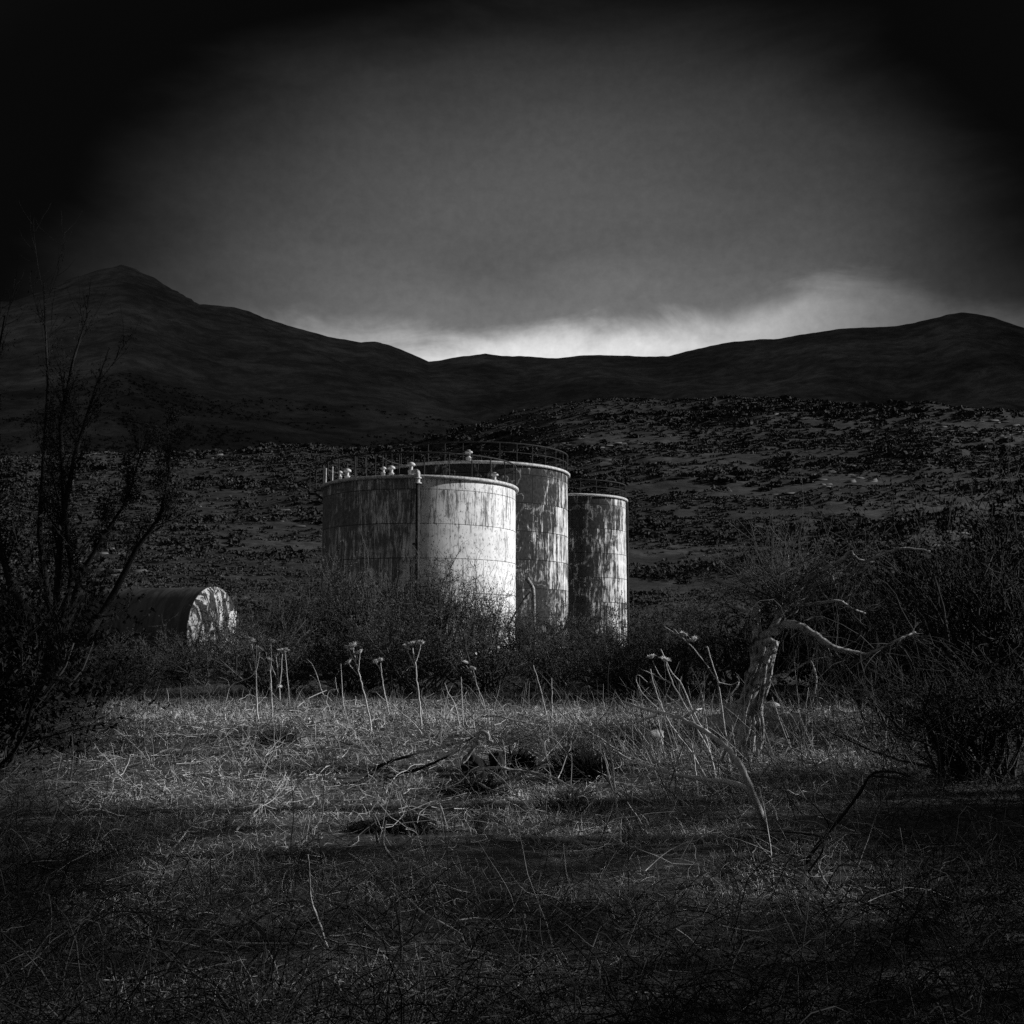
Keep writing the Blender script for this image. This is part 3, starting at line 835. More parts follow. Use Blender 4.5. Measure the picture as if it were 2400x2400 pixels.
LIMBS = [([(1800, 1490), (1830, 1440), (1860, 1400), (1890, 1360), (1935, 1335), (1975, 1310), (1995, 1293), (2010, 1312), (2050, 1318)], 0.045, 0.018),
         ([(1990, 1350, .2), (2010, 1335), (2035, 1315), (2080, 1295), (2120, 1285), (2180, 1292)], 0.03, 0.012),
         ([(1850, 1400), (1880, 1345, .3), (1910, 1330, .3), (1950, 1352, .2), (1958, 1380, .1)], 0.022, 0.01),
         ([(1860, 1418), (1900, 1416, -.2), (1965, 1408, -.2), (1995, 1425, -.1), (2028, 1438)], 0.022, 0.012),
         ([(1812, 1480), (1850, 1462, -.2), (1900, 1480, -.3), (1940, 1510, -.4), (1990, 1528, -.4), (2040, 1534, -.4)], 0.065, 0.028),
         ([(2035, 1534, -.4), (2070, 1518, -.4), (2110, 1498, -.4), (2145, 1482, -.3)], 0.026, 0.016),
         ([(1930, 1505, -.3), (1950, 1545, -.4), (1940, 1560, -.4)], 0.02, 0.01),
         ([(1780, 1480), (1760, 1440, -.2), (1725, 1425, -.2), (1690, 1412, -.2), (1662, 1414, -.1), (1652, 1440)], 0.022, 0.007),
         ([(1790, 1500), (1830, 1420, .3), (1845, 1340, .5), (1850, 1260, .5)], 0.022, 0.006),
         ([(1825, 1450, .2), (1800, 1380, .4), (1760, 1340, .4), (1720, 1320, .4)], 0.018, 0.005),
         ([(1800, 1590, .1), (1850, 1575, .1), (1900, 1548, .1), (1940, 1540, .1)], 0.016, 0.006),
         ([(1900, 1548, .1), (1913, 1590, -.1), (1905, 1640, -.1), (1890, 1660, -.1)], 0.016, 0.006)]
lp = []
for pts_, r0, r1 in LIMBS:
    g = Geo(); p = limb(g, pts_, r0, r1, 26, 7, 0.10); lp.append(p)
    link('limb', g.mesh('limb', True), M['bark'] if r0 > 0.03 else M['bark'], root)
g = Geo()
Pm = np.array([smooth_path(p, 12) for p in lp])
Rm = np.repeat(np.linspace(0.02, 0.008, 12)[None], len(lp), 0)
T1, r1_ = children(Pm, Rm, 9, 0.34, 0.8, 0.15, K=6, wob=0.18, up=0.25)
T2, r2_ = children(T1, taper(r1_ * 0.5, 6), 5, 0.55, 0.7, 0.1, K=5, wob=0.2)
tubes(g, T1, taper(np.full(len(T1), 0.0065), 6), 4, rng.random(len(T1))); tubes(g, T2, taper(np.full(len(T2), 0.0035), 5), 3, rng.random(len(T2)))
# fan of fine upright twigs over the crown
n = 130
th_ = rng.uniform(-1.35, 1.2, n)
S0 = np.array([rt(1835 + rng.normal() * 22, 1415 + rng.normal() * 22, rng.uniform(-.3, .5)) for _ in range(n)])
dd = np.stack([np.sin(th_), rng.normal(size=n) * .35, np.cos(th_)], -1)
T3 = grow(S0, dd, rng.uniform(0.5, 1.25, n), 6, 0.08)
tubes(g, T3, taper(np.full(n, 0.006), 6), 4, rng.random(n))
T4, _ = children(T3, taper(np.full(n, 0.006), 6), 4, 0.4, 0.5, 0.1, K=4, wob=0.15)
tubes(g, T4, 0.003, 3, rng.random(len(T4)))
# hanging twigs on the right
n = 180
src = rng.integers(0, 26, n)
S0 = np.concatenate([lp[4][rng.integers(4, 26, 80)], lp[0][rng.integers(6, 26, 50)], lp[5][rng.integers(0, 26, 50)]])
T5 = grow(S0, np.stack([rng.normal(size=n) * .5 + .2, rng.normal(size=n) * .4, -0.5 + rng.normal(size=n) * .4], -1), rng.uniform(0.5, 1.7, n), 7, 0.14, grav=0.5)
tubes(g, T5, taper(np.full(n, 0.005), 7), 3, rng.random(n))
link('twigs', g.mesh('twigs'), M['twig_dark'], root)

# ---- dried flower stalks
def head_mesh():
    g = Geo()
    ring_surface(g, [(0.0, -0.012), (0.012, -0.008), (0.026, 0.002), (0.034, 0.009), (0.030, 0.017), (0.018, 0.022), (0.0, 0.025)], 10)
    n = 46
    th_ = np.arange(n) * 2.4; ph = np.linspace(0.1, 1.9, n)
    S0 = np.stack([0.02 * np.cos(th_), 0.02 * np.sin(th_), th_ * 0 + 0.012], -1)
    d_ = np.stack([np.cos(th_) * np.sin(ph), np.sin(th_) * np.sin(ph), np.cos(ph) * .6], -1)
    tubes(g, np.stack([S0, S0 + d_ * rng.uniform(0.02, 0.045, n)[:, None]], 1), np.array([[0.004, 0.001]]), 3)
    return g.mesh('seed_head', False)
HM = head_mesh()
def crop5(x, y): return (500 + x / 2.415, 1450 + y / 2.415)
def crop1(x, y): return (1300 + x / 3.22, 1400 + y / 3.22)
def crop2(x, y): return (900 + x / 3.22, 1600 + y / 3.22)
def crop3(x, y): return (300 + x / 2.1467, 1800 + y / 2.1467)
def crop4(x, y): return (1200 + x / 1.61, 1800 + y / 1.61)
def stalk(lines, heads, label, conv=crop5, name='dried_flower', group='dried flower stalks at the meadow edge', r=0.018, cat='dried flower', m='dead', base_y=None, hs=1.2, zoff=0.0):
    """lines: list of pixel polylines; the first starts at the foot, where it meets the ground"""
    bpx = conv(*lines[0][0])
    b = PG(*bpx)
    D = b.y
    root = empty(name, (b.x, D, gz(b.x, D) - 0.04)); tag(root, label, cat, group)
    def loc(q, k, n, off):
        p = P(*conv(*q[:2]), D + (q[2] if len(q) > 2 else 0) + off); return (p.x - b.x, p.y - D, p.z - root.location.z)
    for j, ln in enumerate(lines):
        n = max(8, len(ln) * 4)
        off = 0.0
        p = smooth_path([loc(q, k, len(ln), off) for k, q in enumerate(ln)], n)
        if j == 0: p[0, 2] = -0.03
        rr0 = r if j == 0 else r * 0.62
        p[1:-1] += rng.normal(size=(n - 2, 3)) * rr0 * 0.25
        g = Geo(); tubes(g, p, np.linspace(rr0, rr0 * 0.55, n)[None], 6, 0.7)
        o = link('stalk' if j == 0 else 'side_stalk', g.mesh('stalk', True), M[m], root)
    for hq in heads:
        p = loc(hq, 0, 1, 0.0)
        o = link('seed_head', HM, M['head'], root)
        s = hs * random.uniform(1.25, 1.6)
        o.location = p; o.scale = (s, s, s); o.rotation_euler = (random.uniform(-.5, .5), random.uniform(-.5, .5), random.uniform(0, 6))
    return root
stalk([[(258, 600), (247, 500), (243, 400), (242, 300), (228, 200), (216, 145)], [(243, 290), (255, 240), (262, 180)]], [(216, 130), (212, 122), (262, 176)],
      'leftmost tall dried stalk, with a rounded pair of heads and one small bright head')
stalk([[(335, 560), (330, 450), (325, 350), (318, 240)], [(322, 300), (300, 250), (265, 215)], [(322, 300), (328, 220), (326, 140)]], [(318, 235), (326, 130), (332, 128)],
      'dried stalk with two stacked heads, right of the leftmost one')
stalk([[(378, 470), (375, 390), (385, 300), (390, 200)], [(375, 380), (365, 300), (355, 215)], [(372, 360), (350, 320), (328, 260)]], [(388, 190), (378, 186), (396, 184), (352, 208), (374, 388)],
      'dried stalk whose crowded heads form a flat bright cluster')
stalk([[(432, 490), (425, 400), (416, 300), (408, 190)]], [(410, 178), (418, 182)], 'slim straight dried stalk right of the crowded cluster')
stalk([[(897, 640), (880, 540), (860, 450), (840, 370), (822, 300), (800, 220), (792, 165)], [(812, 255), (785, 215), (768, 175)], [(822, 290), (826, 240), (830, 200)], [(820, 320), (795, 290), (770, 258)]],
      [(792, 156), (765, 172), (830, 192), (768, 250)], 'leaning dried stalk carrying four separate heads')
stalk([[(995, 545), (980, 470), (965, 400), (955, 330), (948, 250)], [(950, 300), (935, 270), (922, 255)]], [(946, 236), (920, 248)], 'shorter dried stalk with a close pair of heads, left of the trident one')
stalk([[(1180, 625), (1172, 540), (1165, 450), (1152, 350), (1144, 260), (1128, 160)], [(1142, 270), (1112, 210), (1092, 172)], [(1148, 240), (1165, 190), (1174, 148)], [(1142, 270), (1110, 275), (1092, 296)]],
      [(1090, 164), (1125, 146), (1175, 140)], 'tallest dried stalk forking into a trident of three heads', r=0.02)
stalk([[(1540, 530), (1530, 470), (1500, 400), (1470, 320), (1430, 265)], [(1490, 370), (1480, 320), (1470, 290)], [(1450, 300), (1410, 270)]], [(1428, 250), (1470, 286)], 'bent dried stalk with a drooping tip near the middle of the thicket', r=0.011)
G3 = 'bare dry stems at the meadow edge'
for k, (ln, lab) in enumerate([
        ([[(775, 610), (755, 560), (735, 480), (728, 380), (722, 255)], [(735, 480), (700, 400), (690, 330)]], 'bare knobbly stem left of the four headed stalk'),
        ([[(672, 550), (640, 470), (610, 400), (575, 340), (545, 320)], [(610, 400), (590, 330), (560, 260), (530, 230)], [(640, 470), (655, 410), (690, 400)]], 'forked feathery stem beside the pale diagonal stick'),
        ([[(1395, 620), (1380, 530), (1360, 470), (1330, 420), (1310, 365)]], 'thin kinked stem in front of the dark thicket'),
        ([[(1415, 600), (1408, 500), (1405, 400), (1402, 330)]], 'straight upright stem next to the thin kinked stem'),
        ([[(1440, 640), (1432, 580), (1460, 550), (1490, 520)], [(1432, 580), (1430, 480)]], 'short forked stem above the curled stump'),
        ([[(1895, 600), (1880, 520), (1860, 430), (1835, 340), (1812, 265)], [(1895, 590), (1840, 550), (1760, 510), (1650, 480)]], 'long bare stem leaning left from a shared root with a low arching one'),
        ([[(1915, 590), (1917, 500), (1916, 420), (1915, 335)]], 'vertical bare stem standing close to the long leaning one'),
        ([[(60, 510), (75, 450), (95, 385), (150, 355), (210, 330), (245, 290)], [(95, 385), (30, 370), (-60, 390)], [(90, 400), (80, 350), (30, 330)]], 'branching bare stem in the dark below the cylinder tank'),
        ([[(450, 500), (480, 440), (500, 400), (530, 375)], [(475, 450), (470, 410), (490, 380)]], 'small forked bare stem at the root of the pale diagonal stick'),
        ([[(1180, 650), (1150, 610), (1100, 560), (1060, 530), (1010, 480)], [(1065, 530), (1082, 470)]], 'crooked bare stem bending left beside the trident stalk'),
        ([[(1560, 600), (1558, 540), (1556, 480)]], 'short upright stem right of the bent dried stalk'),
        ([[(1480, 640), (1470, 560), (1468, 500)]], 'thin short stem left of the bent dried stalk')]):
    stalk(ln, [], lab, name='dry_stem', group=G3, r=0.013, cat='dry stem')
# ---- slanting pale stems by the dead tree
G4 = 'pale slanting stems left of the dead tree'
for ln, hd, lab in [
        ([[(1240, 1400), (1200, 1290), (1150, 1080), (1050, 870), (960, 660), (880, 560), (800, 390)]], [], 'long slanting stem with a hair thin tip above the two hooked heads'),
        ([[(1160, 1400), (1050, 1200), (940, 1050), (850, 920), (800, 800), (760, 700), (722, 540)]], [], 'slanting stem crossing the fallen pale branch at its fork'),
        ([[(1220, 1420), (1180, 1200), (1080, 1000), (960, 770), (890, 650), (840, 500)], [(880, 650), (800, 600), (740, 480)], [(890, 650), (760, 590), (650, 540)]], [(832, 478), (730, 455)], 'slanting stem bearing two dark hooked seed heads'),
        ([[(1330, 1330), (1300, 1100), (1270, 900), (1235, 650), (1190, 500), (1150, 370)], [(1240, 640), (1100, 450), (1000, 340), (820, 215)], [(1020, 360), (900, 240)], [(1235, 640), (1330, 660), (1390, 640), (1330, 740)]], [(975, 285), (1050, 325)], 'tall stem with a bright split side shoot, just left of the dead trunk'),
        ([[(1180, 1270), (1160, 1050), (1130, 850), (1090, 650), (1030, 530)]], [], 'smooth arched stem between the hooked heads and the tall split stem'),
        ([[(850, 1320), (820, 1150), (785, 960), (780, 890)]], [], 'short straight stem rising to the fork of the fallen branch'),
        ([[(1080, 1500), (1065, 1350), (1055, 1230), (1030, 1100)]], [], 'pale upright stem below the middle of the fallen branch'),
        ([[(1300, 1590), (1250, 1500), (1180, 1430), (1090, 1340)], [(1320, 1590), (1340, 1450), (1330, 1330)]], [], 'pair of stems meeting in a sharp point beneath the fallen branch'),
        ([[(1340, 1100), (1335, 900), (1330, 740), (1380, 680), (1390, 620), (1370, 600)]], [], 'stem ending in a curled loop against the dead trunk'),
        ([[(870, 900), (760, 820), (660, 720), (615, 620), (630, 585), (700, 640)]], [], 'stem bent into a hook over its own tip'),
        ([[(500, 1880), (490, 1760), (460, 1500), (430, 1230), (400, 1050), (395, 900)]], [], 'dark thin upright stem rising well left of the fallen branch'),
        ([[(1450, 1210), (1470, 1000), (1500, 800), (1520, 560), (1525, 400)]], [], 'pale vine stem climbing the front of the dead trunk')]:
    stalk(ln, hd, lab, conv=crop1, name='dry_stem', group=G4, r=0.011, cat='dry stem', hs=0.9)

# ---- fallen branches and sticks lying on the meadow
def fallen(lines, label, conv, r=0.022, m='stick', Ds=None, group='fallen branches on the meadow', lift=None):
    """pixel polylines lying on the ground (points may give a height z above it)"""
    pts0 = PG(*conv(*lines[0][0][:2]))
    root = empty('fallen_branch', (pts0.x, pts0.y, 0)); tag(root, label, 'branch', group)
    for j, ln in enumerate(lines):
        w = []
        for q in ln:
            h_ = q[2] if len(q) > 2 else r * 0.9
            w.append(tuple(PG(*conv(*q[:2]), zg=h_) - pts0 + Vector((0, 0, 0))))
        n = max(8, len(ln) * 5)
        p = smooth_path(w, n)
        p[:, 2] += 0.02
        r0 = r if j == 0 else r * 0.55
        p[1:-1] += rng.normal(size=(n - 2, 3)) * r0 * 0.10
        g = Geo(); tubes(g, p, (np.linspace(r0, r0 * 0.4, n) * (1 + 0.12 * rng.normal(size=n)))[None], 7, 0.7)
        link('bough' if j == 0 else 'side_branch', g.mesh('bough', True), M[m], root)
    return root
fallen([[(1605, 1780, .02), (1540, 1620, .25), (1470, 1440, .45), (1390, 1270, .62), (1300, 1160, .72), (1180, 1060, .78), (1020, 960, .80), (880, 900, .80), (720, 870, .80), (510, 800, .85)],
        [(975, 920, .78), (1060, 870, .9), (1110, 855, .9)], [(780, 900, .8), (700, 925, .6), (560, 960, .4), (350, 975, .15), (190, 990, .03)], [(1300, 1160, .7), (1265, 1230, .4), (1238, 1280, .3), (1250, 1400, .03)]],
       'thick pale branch propped up and arching from its buried end to a fork', crop1, 0.032, 'dead')
fallen([[(1475, 1470, .42), (1330, 1415, .36), (1060, 1380, .30), (850, 1335, .28), (600, 1255, .26), (430, 1160, .24), (340, 1100, .22), (230, 1105, .15)]],
       'long curved pale branch sweeping left from the thick propped branch', crop1, 0.024, 'dead')
fallen([[(450, 525, .02), (480, 500, .12), (540, 455, .25), (640, 410, .4)]], 'short bright diagonal stick at the left meadow edge', crop5, 0.022)
fallen([[(830, 945), (900, 880, .1), (970, 830, .2), (1100, 790, .3), (1250, 745, .35), (1420, 705, .35), (1480, 675, .35)]], 'dark curved branch reaching left from the curled stump', crop5, 0.022, 'bark_black')
fallen([[(1030, 890), (1130, 870, .1), (1250, 825, .2), (1340, 780, .3), (1410, 715, .35)]], 'lower dark branch converging on the curled stump', crop5, 0.02, 'bark_black')
fallen([[(640, 690), (740, 665, .1), (860, 655, .15), (1000, 675, .12), (1150, 695, .1), (1300, 740, .08), (1430, 815)], [(1150, 690, .1), (1260, 750, .05), (1400, 830)]], 'arched pale branch in front of the dark tussocks', crop2, 0.018)
fallen([[(550, 735), (640, 745, .08), (730, 780, .1), (800, 820, .08), (900, 845, .05), (1040, 880)]], 'thin crooked pale twig below the arched branch', crop2, 0.013)
fallen([[(1060, 1180), (1200, 1195), (1400, 1215), (1600, 1235), (1900, 1265)]], 'straight dark branch lying flat across the lower meadow', crop2, 0.022, 'bark')
fallen([[(1480, 1210), (1580, 1140, .05), (1730, 1060, .12)]], 'thin twig crossing over the flat dark branch', crop2, 0.011)
fallen([[(735, 265, .25), (850, 262, .3), (960, 285, .25), (1080, 315, .15), (1220, 330)]], 'low arched twig at the far edge of the meadow', crop2, 0.016)
fallen([[(1660, 810), (1740, 755, .1), (1850, 680, .2)], ], 'short pale twig pointing up right of the round tussock', crop2, 0.014)
fallen([[(540, 330), (600, 270, .05), (680, 190, .1), (760, 110, .15), (795, 30, .2)], [(580, 320), (670, 290, .05), (750, 250, .08), (860, 250, .05)]], 'forked pale stick lying left of the dark hollow', crop3, 0.012, 'bark')
fallen([[(1360, 520), (1320, 460, .1), (1285, 400, .2), (1290, 320, .3), (1300, 280, .35)]], 'small curved stem with a knobbly pale top', crop3, 0.014)
fallen([[(1260, 385), (1240, 330, .12), (1200, 285, .22)], [(1240, 340, .15), (1270, 300, .25)]], 'pale broken twig beside the curved knobbly stem', crop3, 0.015)
fallen([[(1000, 920, .02), (960, 800, .2), (920, 680, .35), (912, 560, .5), (905, 460, .6)]], 'single tall slender pale stem in the dark lower left', crop3, 0.008, 'bark')
fallen([[(220, 375), (255, 310, .1), (290, 255, .2)], [(240, 350), (270, 320, .1)]], 'short splintered pale stake at the left', crop3, 0.022)
fallen([[(185, 465), (250, 390, .05), (320, 300, .1)]], 'thin twig behind the splintered stake', crop3, 0.010, 'bark')
fallen([[(520, 710), (550, 660, .1), (580, 605, .2)]], 'small upright twig in the dark near ground', crop3, 0.008, 'bark')
fallen([[(530, 730), (580, 700, .1), (630, 665, .15)]], 'small slanted twig beside the upright one in the dark near ground', crop3, 0.008, 'bark')
fallen([[(640, 715, .1), (720, 750, .08), (820, 800, .05), (940, 860)], [(730, 750), (790, 830), (860, 870)]], 'forked twig lying in the dark left foreground', crop3, 0.010, 'bark')
fallen([[(430, 890), (580, 903), (760, 903), (900, 905)]], 'long flat twig lying in the dark left foreground', crop3, 0.008, 'bark')
fallen([[(1300, 570, .1), (1470, 735, .08), (1600, 810, .05), (1720, 880)]], 'long thin twig in the dark foreground centre', crop3, 0.008, 'bark')
fallen([[(1100, 385, .02), (1170, 280, .25), (1240, 200, .4), (1310, 110, .6), (1355, 40, .75), (1420, 25, .8), (1500, 45, .8)], [(1170, 280, .3), (1120, 260, .25), (880, 240, .05)], [(1170, 270, .3), (1195, 230, .35), (1150, 160, .5), (1080, 115, .6)], [(1355, 42, .75), (1430, 50, .78), (1490, 58, .8)], [(1120, 400, .02), (1170, 330, .3), (1170, 280, .35)]],
       'black angular dead branch standing in the lower right', crop4, 0.015, 'bark_black')
fallen([[(1240, 520), (1180, 440, .1), (1155, 380, .2)]], 'thin curved twig at the foot of the angular branch', crop4, 0.012, 'bark')
fallen([[(1430, 1340, 0), (1560, 1300, 0), (1640, 1300, 0)]], 'slim stick lying at the foot of the dead trunk', crop1, 0.015, 'bark')
fallen([[(1550, 1230), (1700, 1268), (1900, 1272)]], 'pale stick right of the dead trunk foot', crop1, 0.014)
fallen([[(1932, 1350, .02), (1850, 1230, .15), (1760, 1100, .3), (1640, 760, .75)]], 'long thin stem crossing the rocks right of the trunk', crop1, 0.013)

# ---- curled stump and dark tussocks
rng = np.random.default_rng(91)
sb = PG(*crop2(690, 700))
root = empty('tree_stump', (sb.x, sb.y, gz(sb.x, sb.y) - 0.03)); tag(root, 'low black rotting stump with a curled root arching over it', 'stump')
g = Geo()
strands(g, [(0.02, 0, -0.05), (0, 0, 0.12), (-0.03, 0, 0.20), (-0.05, 0.02, 0.27)], [0.22, 0.17, 0.13, 0.05], 13, 0.5, 0.035, 12, 22)
strands(g, [(0.26, 0.05, -0.05), (0.27, 0.05, 0.15), (0.22, 0.05, 0.30)], [0.14, 0.12, 0.05], 8, 0.7, 0.03, 13, 16)
link('bole', g.mesh('bole', True), M['bark_black'], root)
g = Geo()
def rs_(q): 
    p = P(*crop2(*q), sb.y); return (p.x - sb.x, -0.12, p.z - root.location.z)
tubes(g, smooth_path([rs_(q) for q in [(600, 600), (690, 460), (715, 380), (750, 362), (780, 385), (790, 430), (825, 440)]], 26), np.linspace(0.024, 0.014, 26)[None], 8)
link('curled_root', g.mesh('curled_root', True), M['bark'], root)
g = Geo()
tubes(g, smooth_path([rs_(q) for q in [(775, 375), (792, 400), (790, 430), (825, 440)]], 10), np.linspace(0.02, 0.012, 10)[None] + 0.004, 8)
link('bleached_tip', g.mesh('bleached_tip', True), M['bone'], root)

def tussock(pos, w, h, label, n=900, m='leaf_dark', name='grass_tussock', arch=0.5):
    n = int(n * 0.55)
    root = empty(name, (pos.x, pos.y, gz(pos.x, pos.y) - 0.02)); tag(root, label, 'tussock', 'dark grass tussocks')
    th_ = rng.uniform(0, 6.28, n); rad = rng.uniform(0, 1, n) ** 0.6 * w * 0.6 * (1 + 0.5 * np.sin(th_ * 3 + w * 40))
    S0 = np.stack([rad * np.cos(th_), rad * np.sin(th_), 0 * th_], -1)
    d_ = np.stack([np.cos(th_) * rad / w * 0.9, np.sin(th_) * rad / w * 0.9, th_ * 0 + 0.9], -1) + rng.normal(size=(n, 3)) * .2
    d_ /= np.linalg.norm(d_, axis=1, keepdims=True)
    Pt = grow(S0, d_, rng.uniform(.5, 1.1, n) * h, 5, 0.10, grav=arch)
    g = Geo(); tubes(g, Pt, taper(np.full(n, 0.008), 5, .2), 3, rng.random(n) ** 2)
    link('blades', g.mesh('blades'), M[m], root)
tussock(PG(*crop2(1000, 640)), 0.26, 0.30, 'dark tussock right of the curled stump')
tussock(PG(*crop2(1520, 720)), 0.30, 0.44, 'largest round black tussock in the middle of the meadow', 1400)
tussock(PG(*crop2(1400, 960)), 0.30, 0.26, 'spiky tussock in front of the large round one', 300, 'twig_dark')
tussock(PG(935, 1945), 0.42, 0.20, 'low flat black tussock left of centre', 1500, arch=1.0)
tussock(PG(*crop5(370, 720)), 0.30, 0.40, 'dark tussock under the cluster of dried stalks at the left', 600, 'twig_dark')
tussock(PG(*crop2(680, 830)), 0.40, 0.30, 'small dark tussock in front of the stump', 600)

# ---- rocks
def rock_mesh(seed, s=(1, 1, 1)):
    r = np.random.default_rng(seed)
    n = 18; m_ = 12
    th_ = np.linspace(0, 2 * math.pi, n, endpoint=False); ph = np.linspace(0.03, math.pi - 0.03, m_)
    T_, Ph = np.meshgrid(th_, ph, indexing='ij')
    d_ = np.stack([np.cos(T_) * np.sin(Ph), np.sin(T_) * np.sin(Ph), np.cos(Ph)], -1)
    rad = np.full(T_.shape, 1.0)
    for k in range(14):
        nrm = r.normal(size=3); nrm /= np.linalg.norm(nrm); c = r.uniform(0.55, 0.9)
        dt = d_ @ nrm
        rad = np.where(dt > 1e-3, np.minimum(rad, c / np.maximum(dt, 1e-3)), rad)
    rad *= 1 + 0.04 * np.sin(5 * T_ + seed) * np.sin(7 * Ph)
    V = d_ * rad[..., None] * np.array(s)
    idx = np.arange(n * m_).reshape(n, m_); nx = np.roll(idx, -1, 0)
    Fq = np.stack([idx[:, :-1], idx[:, 1:], nx[:, 1:], nx[:, :-1]], -1).reshape(-1, 4)
    return new_mesh('rock', V.reshape(-1, 3), Fq, None, False)
for k, (q, s, lab) in enumerate([((1250, 1085), (.30, .22, .15), 'flat topped pale rock left of the dead trunk'), ((1370, 1085), (.12, .16, .24), 'upright pale stone leaning against the dead trunk on its left'),
                       ((1640, 1120), (.15, .12, .055), 'small bright flat stone right of the trunk'), ((1780, 1060), (.26, .2, .16), 'largest pale boulder right of the dead trunk'),
                       ((1600, 950), (.2, .2, .16), 'grey rock directly behind the right side of the trunk'), ((1690, 980), (.18, .2, .15), 'grey rock between the boulder and the trunk'),
                       ((760, 1190), (.12, .1, .13), 'square grey stone among the grass below the slanting stems')]):
    p = PG(*crop1(*q))
    s = tuple(1.6 * q_ for q_ in s); o = link('rock', rock_mesh(400 + k, s), M['rock']); o.location = (p.x, p.y, gz(p.x, p.y) + s[2] * 0.85)
    o.rotation_euler = (0, 0, k * 1.1)
    tag(o, lab, 'rock', 'rocks around the dead tree')

# ---- leaning posts by the foot of the tallest tank
Dp = 56.0
pb = P(1238, 1420, Dp)
root = empty('leaning_posts', (pb.x, Dp, gz(pb.x, Dp) - 0.1)); tag(root, 'pale leaning post propped by a slanting strut in the gap between wide and tallest tanks', 'post')
def rp(px, py): p = P(px, py, Dp); return (p.x - pb.x, 0, p.z - root.location.z)
g = Geo(); tubes(g, smooth_path([rp(1252, 1560), rp(1250, 1400), rp(1246, 1375), rp(1234, 1356)], 16), np.linspace(0.09, 0.12, 16)[None], 8)
link('post', g.mesh('post', True), M['bark'], root)
g = Geo(); tubes(g, smooth_path([rp(1190, 1470), rp(1222, 1412), rp(1243, 1386)], 8), 0.05, 6)
link('strut', g.mesh('strut', True), M['bark'], root)

# ------------------------------------------------------------------ ground cover
rng = np.random.default_rng(5)
def in_view(n, y0, y1, pad=1.0, power=1.0):
    y = y0 + (y1 - y0) * rng.random(n) ** power
    hw = 0.47 * y + pad
    return rng.uniform(-1, 1, n) * hw, y
def edge_shade(x, y):
    # painted shade: grass and twigs darken, brambles thicken near camera and at sides
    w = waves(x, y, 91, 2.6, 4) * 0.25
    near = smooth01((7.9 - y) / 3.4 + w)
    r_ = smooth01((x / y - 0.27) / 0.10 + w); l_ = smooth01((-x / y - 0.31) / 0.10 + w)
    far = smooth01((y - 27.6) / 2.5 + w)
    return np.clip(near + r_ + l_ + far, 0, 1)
def blades(n, y0, y1, hmin, hmax, w, wob, lay, K=4):
    x, y = in_view(n, y0, y1)
    c = waves(x, y, 61, 3.2, 4)
    keep = rng.random(n) < np.clip(0.62 + c * 0.55, 0.12, 1.0)
    x, y, c = x[keep], y[keep], c[keep]; n = len(x)
    z = ground_z(x, y) - 0.01
    th_ = rng.uniform(0, 6.28, n); el = rng.uniform(lay, 1.35, n)
    d_ = np.stack([np.cos(th_) * np.cos(el), np.sin(th_) * np.cos(el), np.sin(el)], -1)
    Lb = rng.uniform(hmin, hmax, n) * (1 + 0.35 * c)
    Pt = grow(np.stack([x, y, z], -1), d_, Lb, K, wob, grav=0.7)
    Pt[:, :, 2] = np.maximum(Pt[:, :, 2], z[:, None] + 0.004)
    side = np.cross(Pt[:, -1] - Pt[:, 0], np.array([0, 0, 1.0])[None] + rng.normal(size=(n, 3)) * 0.5)
    side /= np.linalg.norm(side, axis=1, keepdims=True) + 1e-9
    ww = (w * rng.uniform(0.6, 1.3, n) * np.clip(y / 13, 0.7, 1.6))[:, None, None] * np.linspace(1, 0.3, K)[None, :, None]
    A_ = Pt - side[:, None] * ww * .5; B_ = Pt + side[:, None] * ww * .5
    V = np.stack([A_, B_], 2).reshape(n, K * 2, 3)
    base = (np.arange(n) * K * 2)[:, None]
    Fq = np.concatenate([np.stack([base + 2 * k, base + 2 * k + 1, base + 2 * k + 3, base + 2 * k + 2], -1) for k in range(K - 1)], 1)
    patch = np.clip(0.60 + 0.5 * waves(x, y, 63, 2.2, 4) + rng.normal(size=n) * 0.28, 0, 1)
    return V.reshape(-1, 3), Fq.reshape(-1, 4), np.repeat(patch ** 1.3 * (1 - 0.9 * edge_shade(x, y)), K * 2)  # blade tone carries the painted shade
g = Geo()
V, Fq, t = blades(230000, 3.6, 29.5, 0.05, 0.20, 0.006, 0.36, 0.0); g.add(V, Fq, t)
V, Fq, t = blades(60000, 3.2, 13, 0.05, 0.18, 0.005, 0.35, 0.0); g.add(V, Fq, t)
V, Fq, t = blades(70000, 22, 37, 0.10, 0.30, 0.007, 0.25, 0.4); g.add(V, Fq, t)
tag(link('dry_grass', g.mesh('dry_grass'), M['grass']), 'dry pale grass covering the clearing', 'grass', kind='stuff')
g = Geo()
n = 8500
x, y = in_view(n, 3.6, 29, 0.8, 0.8); tn_ = 1 - 0.88 * edge_shade(x, y)
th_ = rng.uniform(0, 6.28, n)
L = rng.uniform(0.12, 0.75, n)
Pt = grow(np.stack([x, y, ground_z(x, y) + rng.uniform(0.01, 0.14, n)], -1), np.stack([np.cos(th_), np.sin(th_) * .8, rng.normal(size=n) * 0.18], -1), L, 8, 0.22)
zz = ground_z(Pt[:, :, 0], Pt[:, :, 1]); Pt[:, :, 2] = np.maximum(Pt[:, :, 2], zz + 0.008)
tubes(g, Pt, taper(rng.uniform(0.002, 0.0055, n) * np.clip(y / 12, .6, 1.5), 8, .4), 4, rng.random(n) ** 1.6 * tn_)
n = 1500   # upright thin dead shoots
x, y = in_view(n, 4.5, 31, 1.0, 0.6)
th_ = rng.uniform(0, 6.28, n); el = rng.uniform(0.7, 1.5, n)
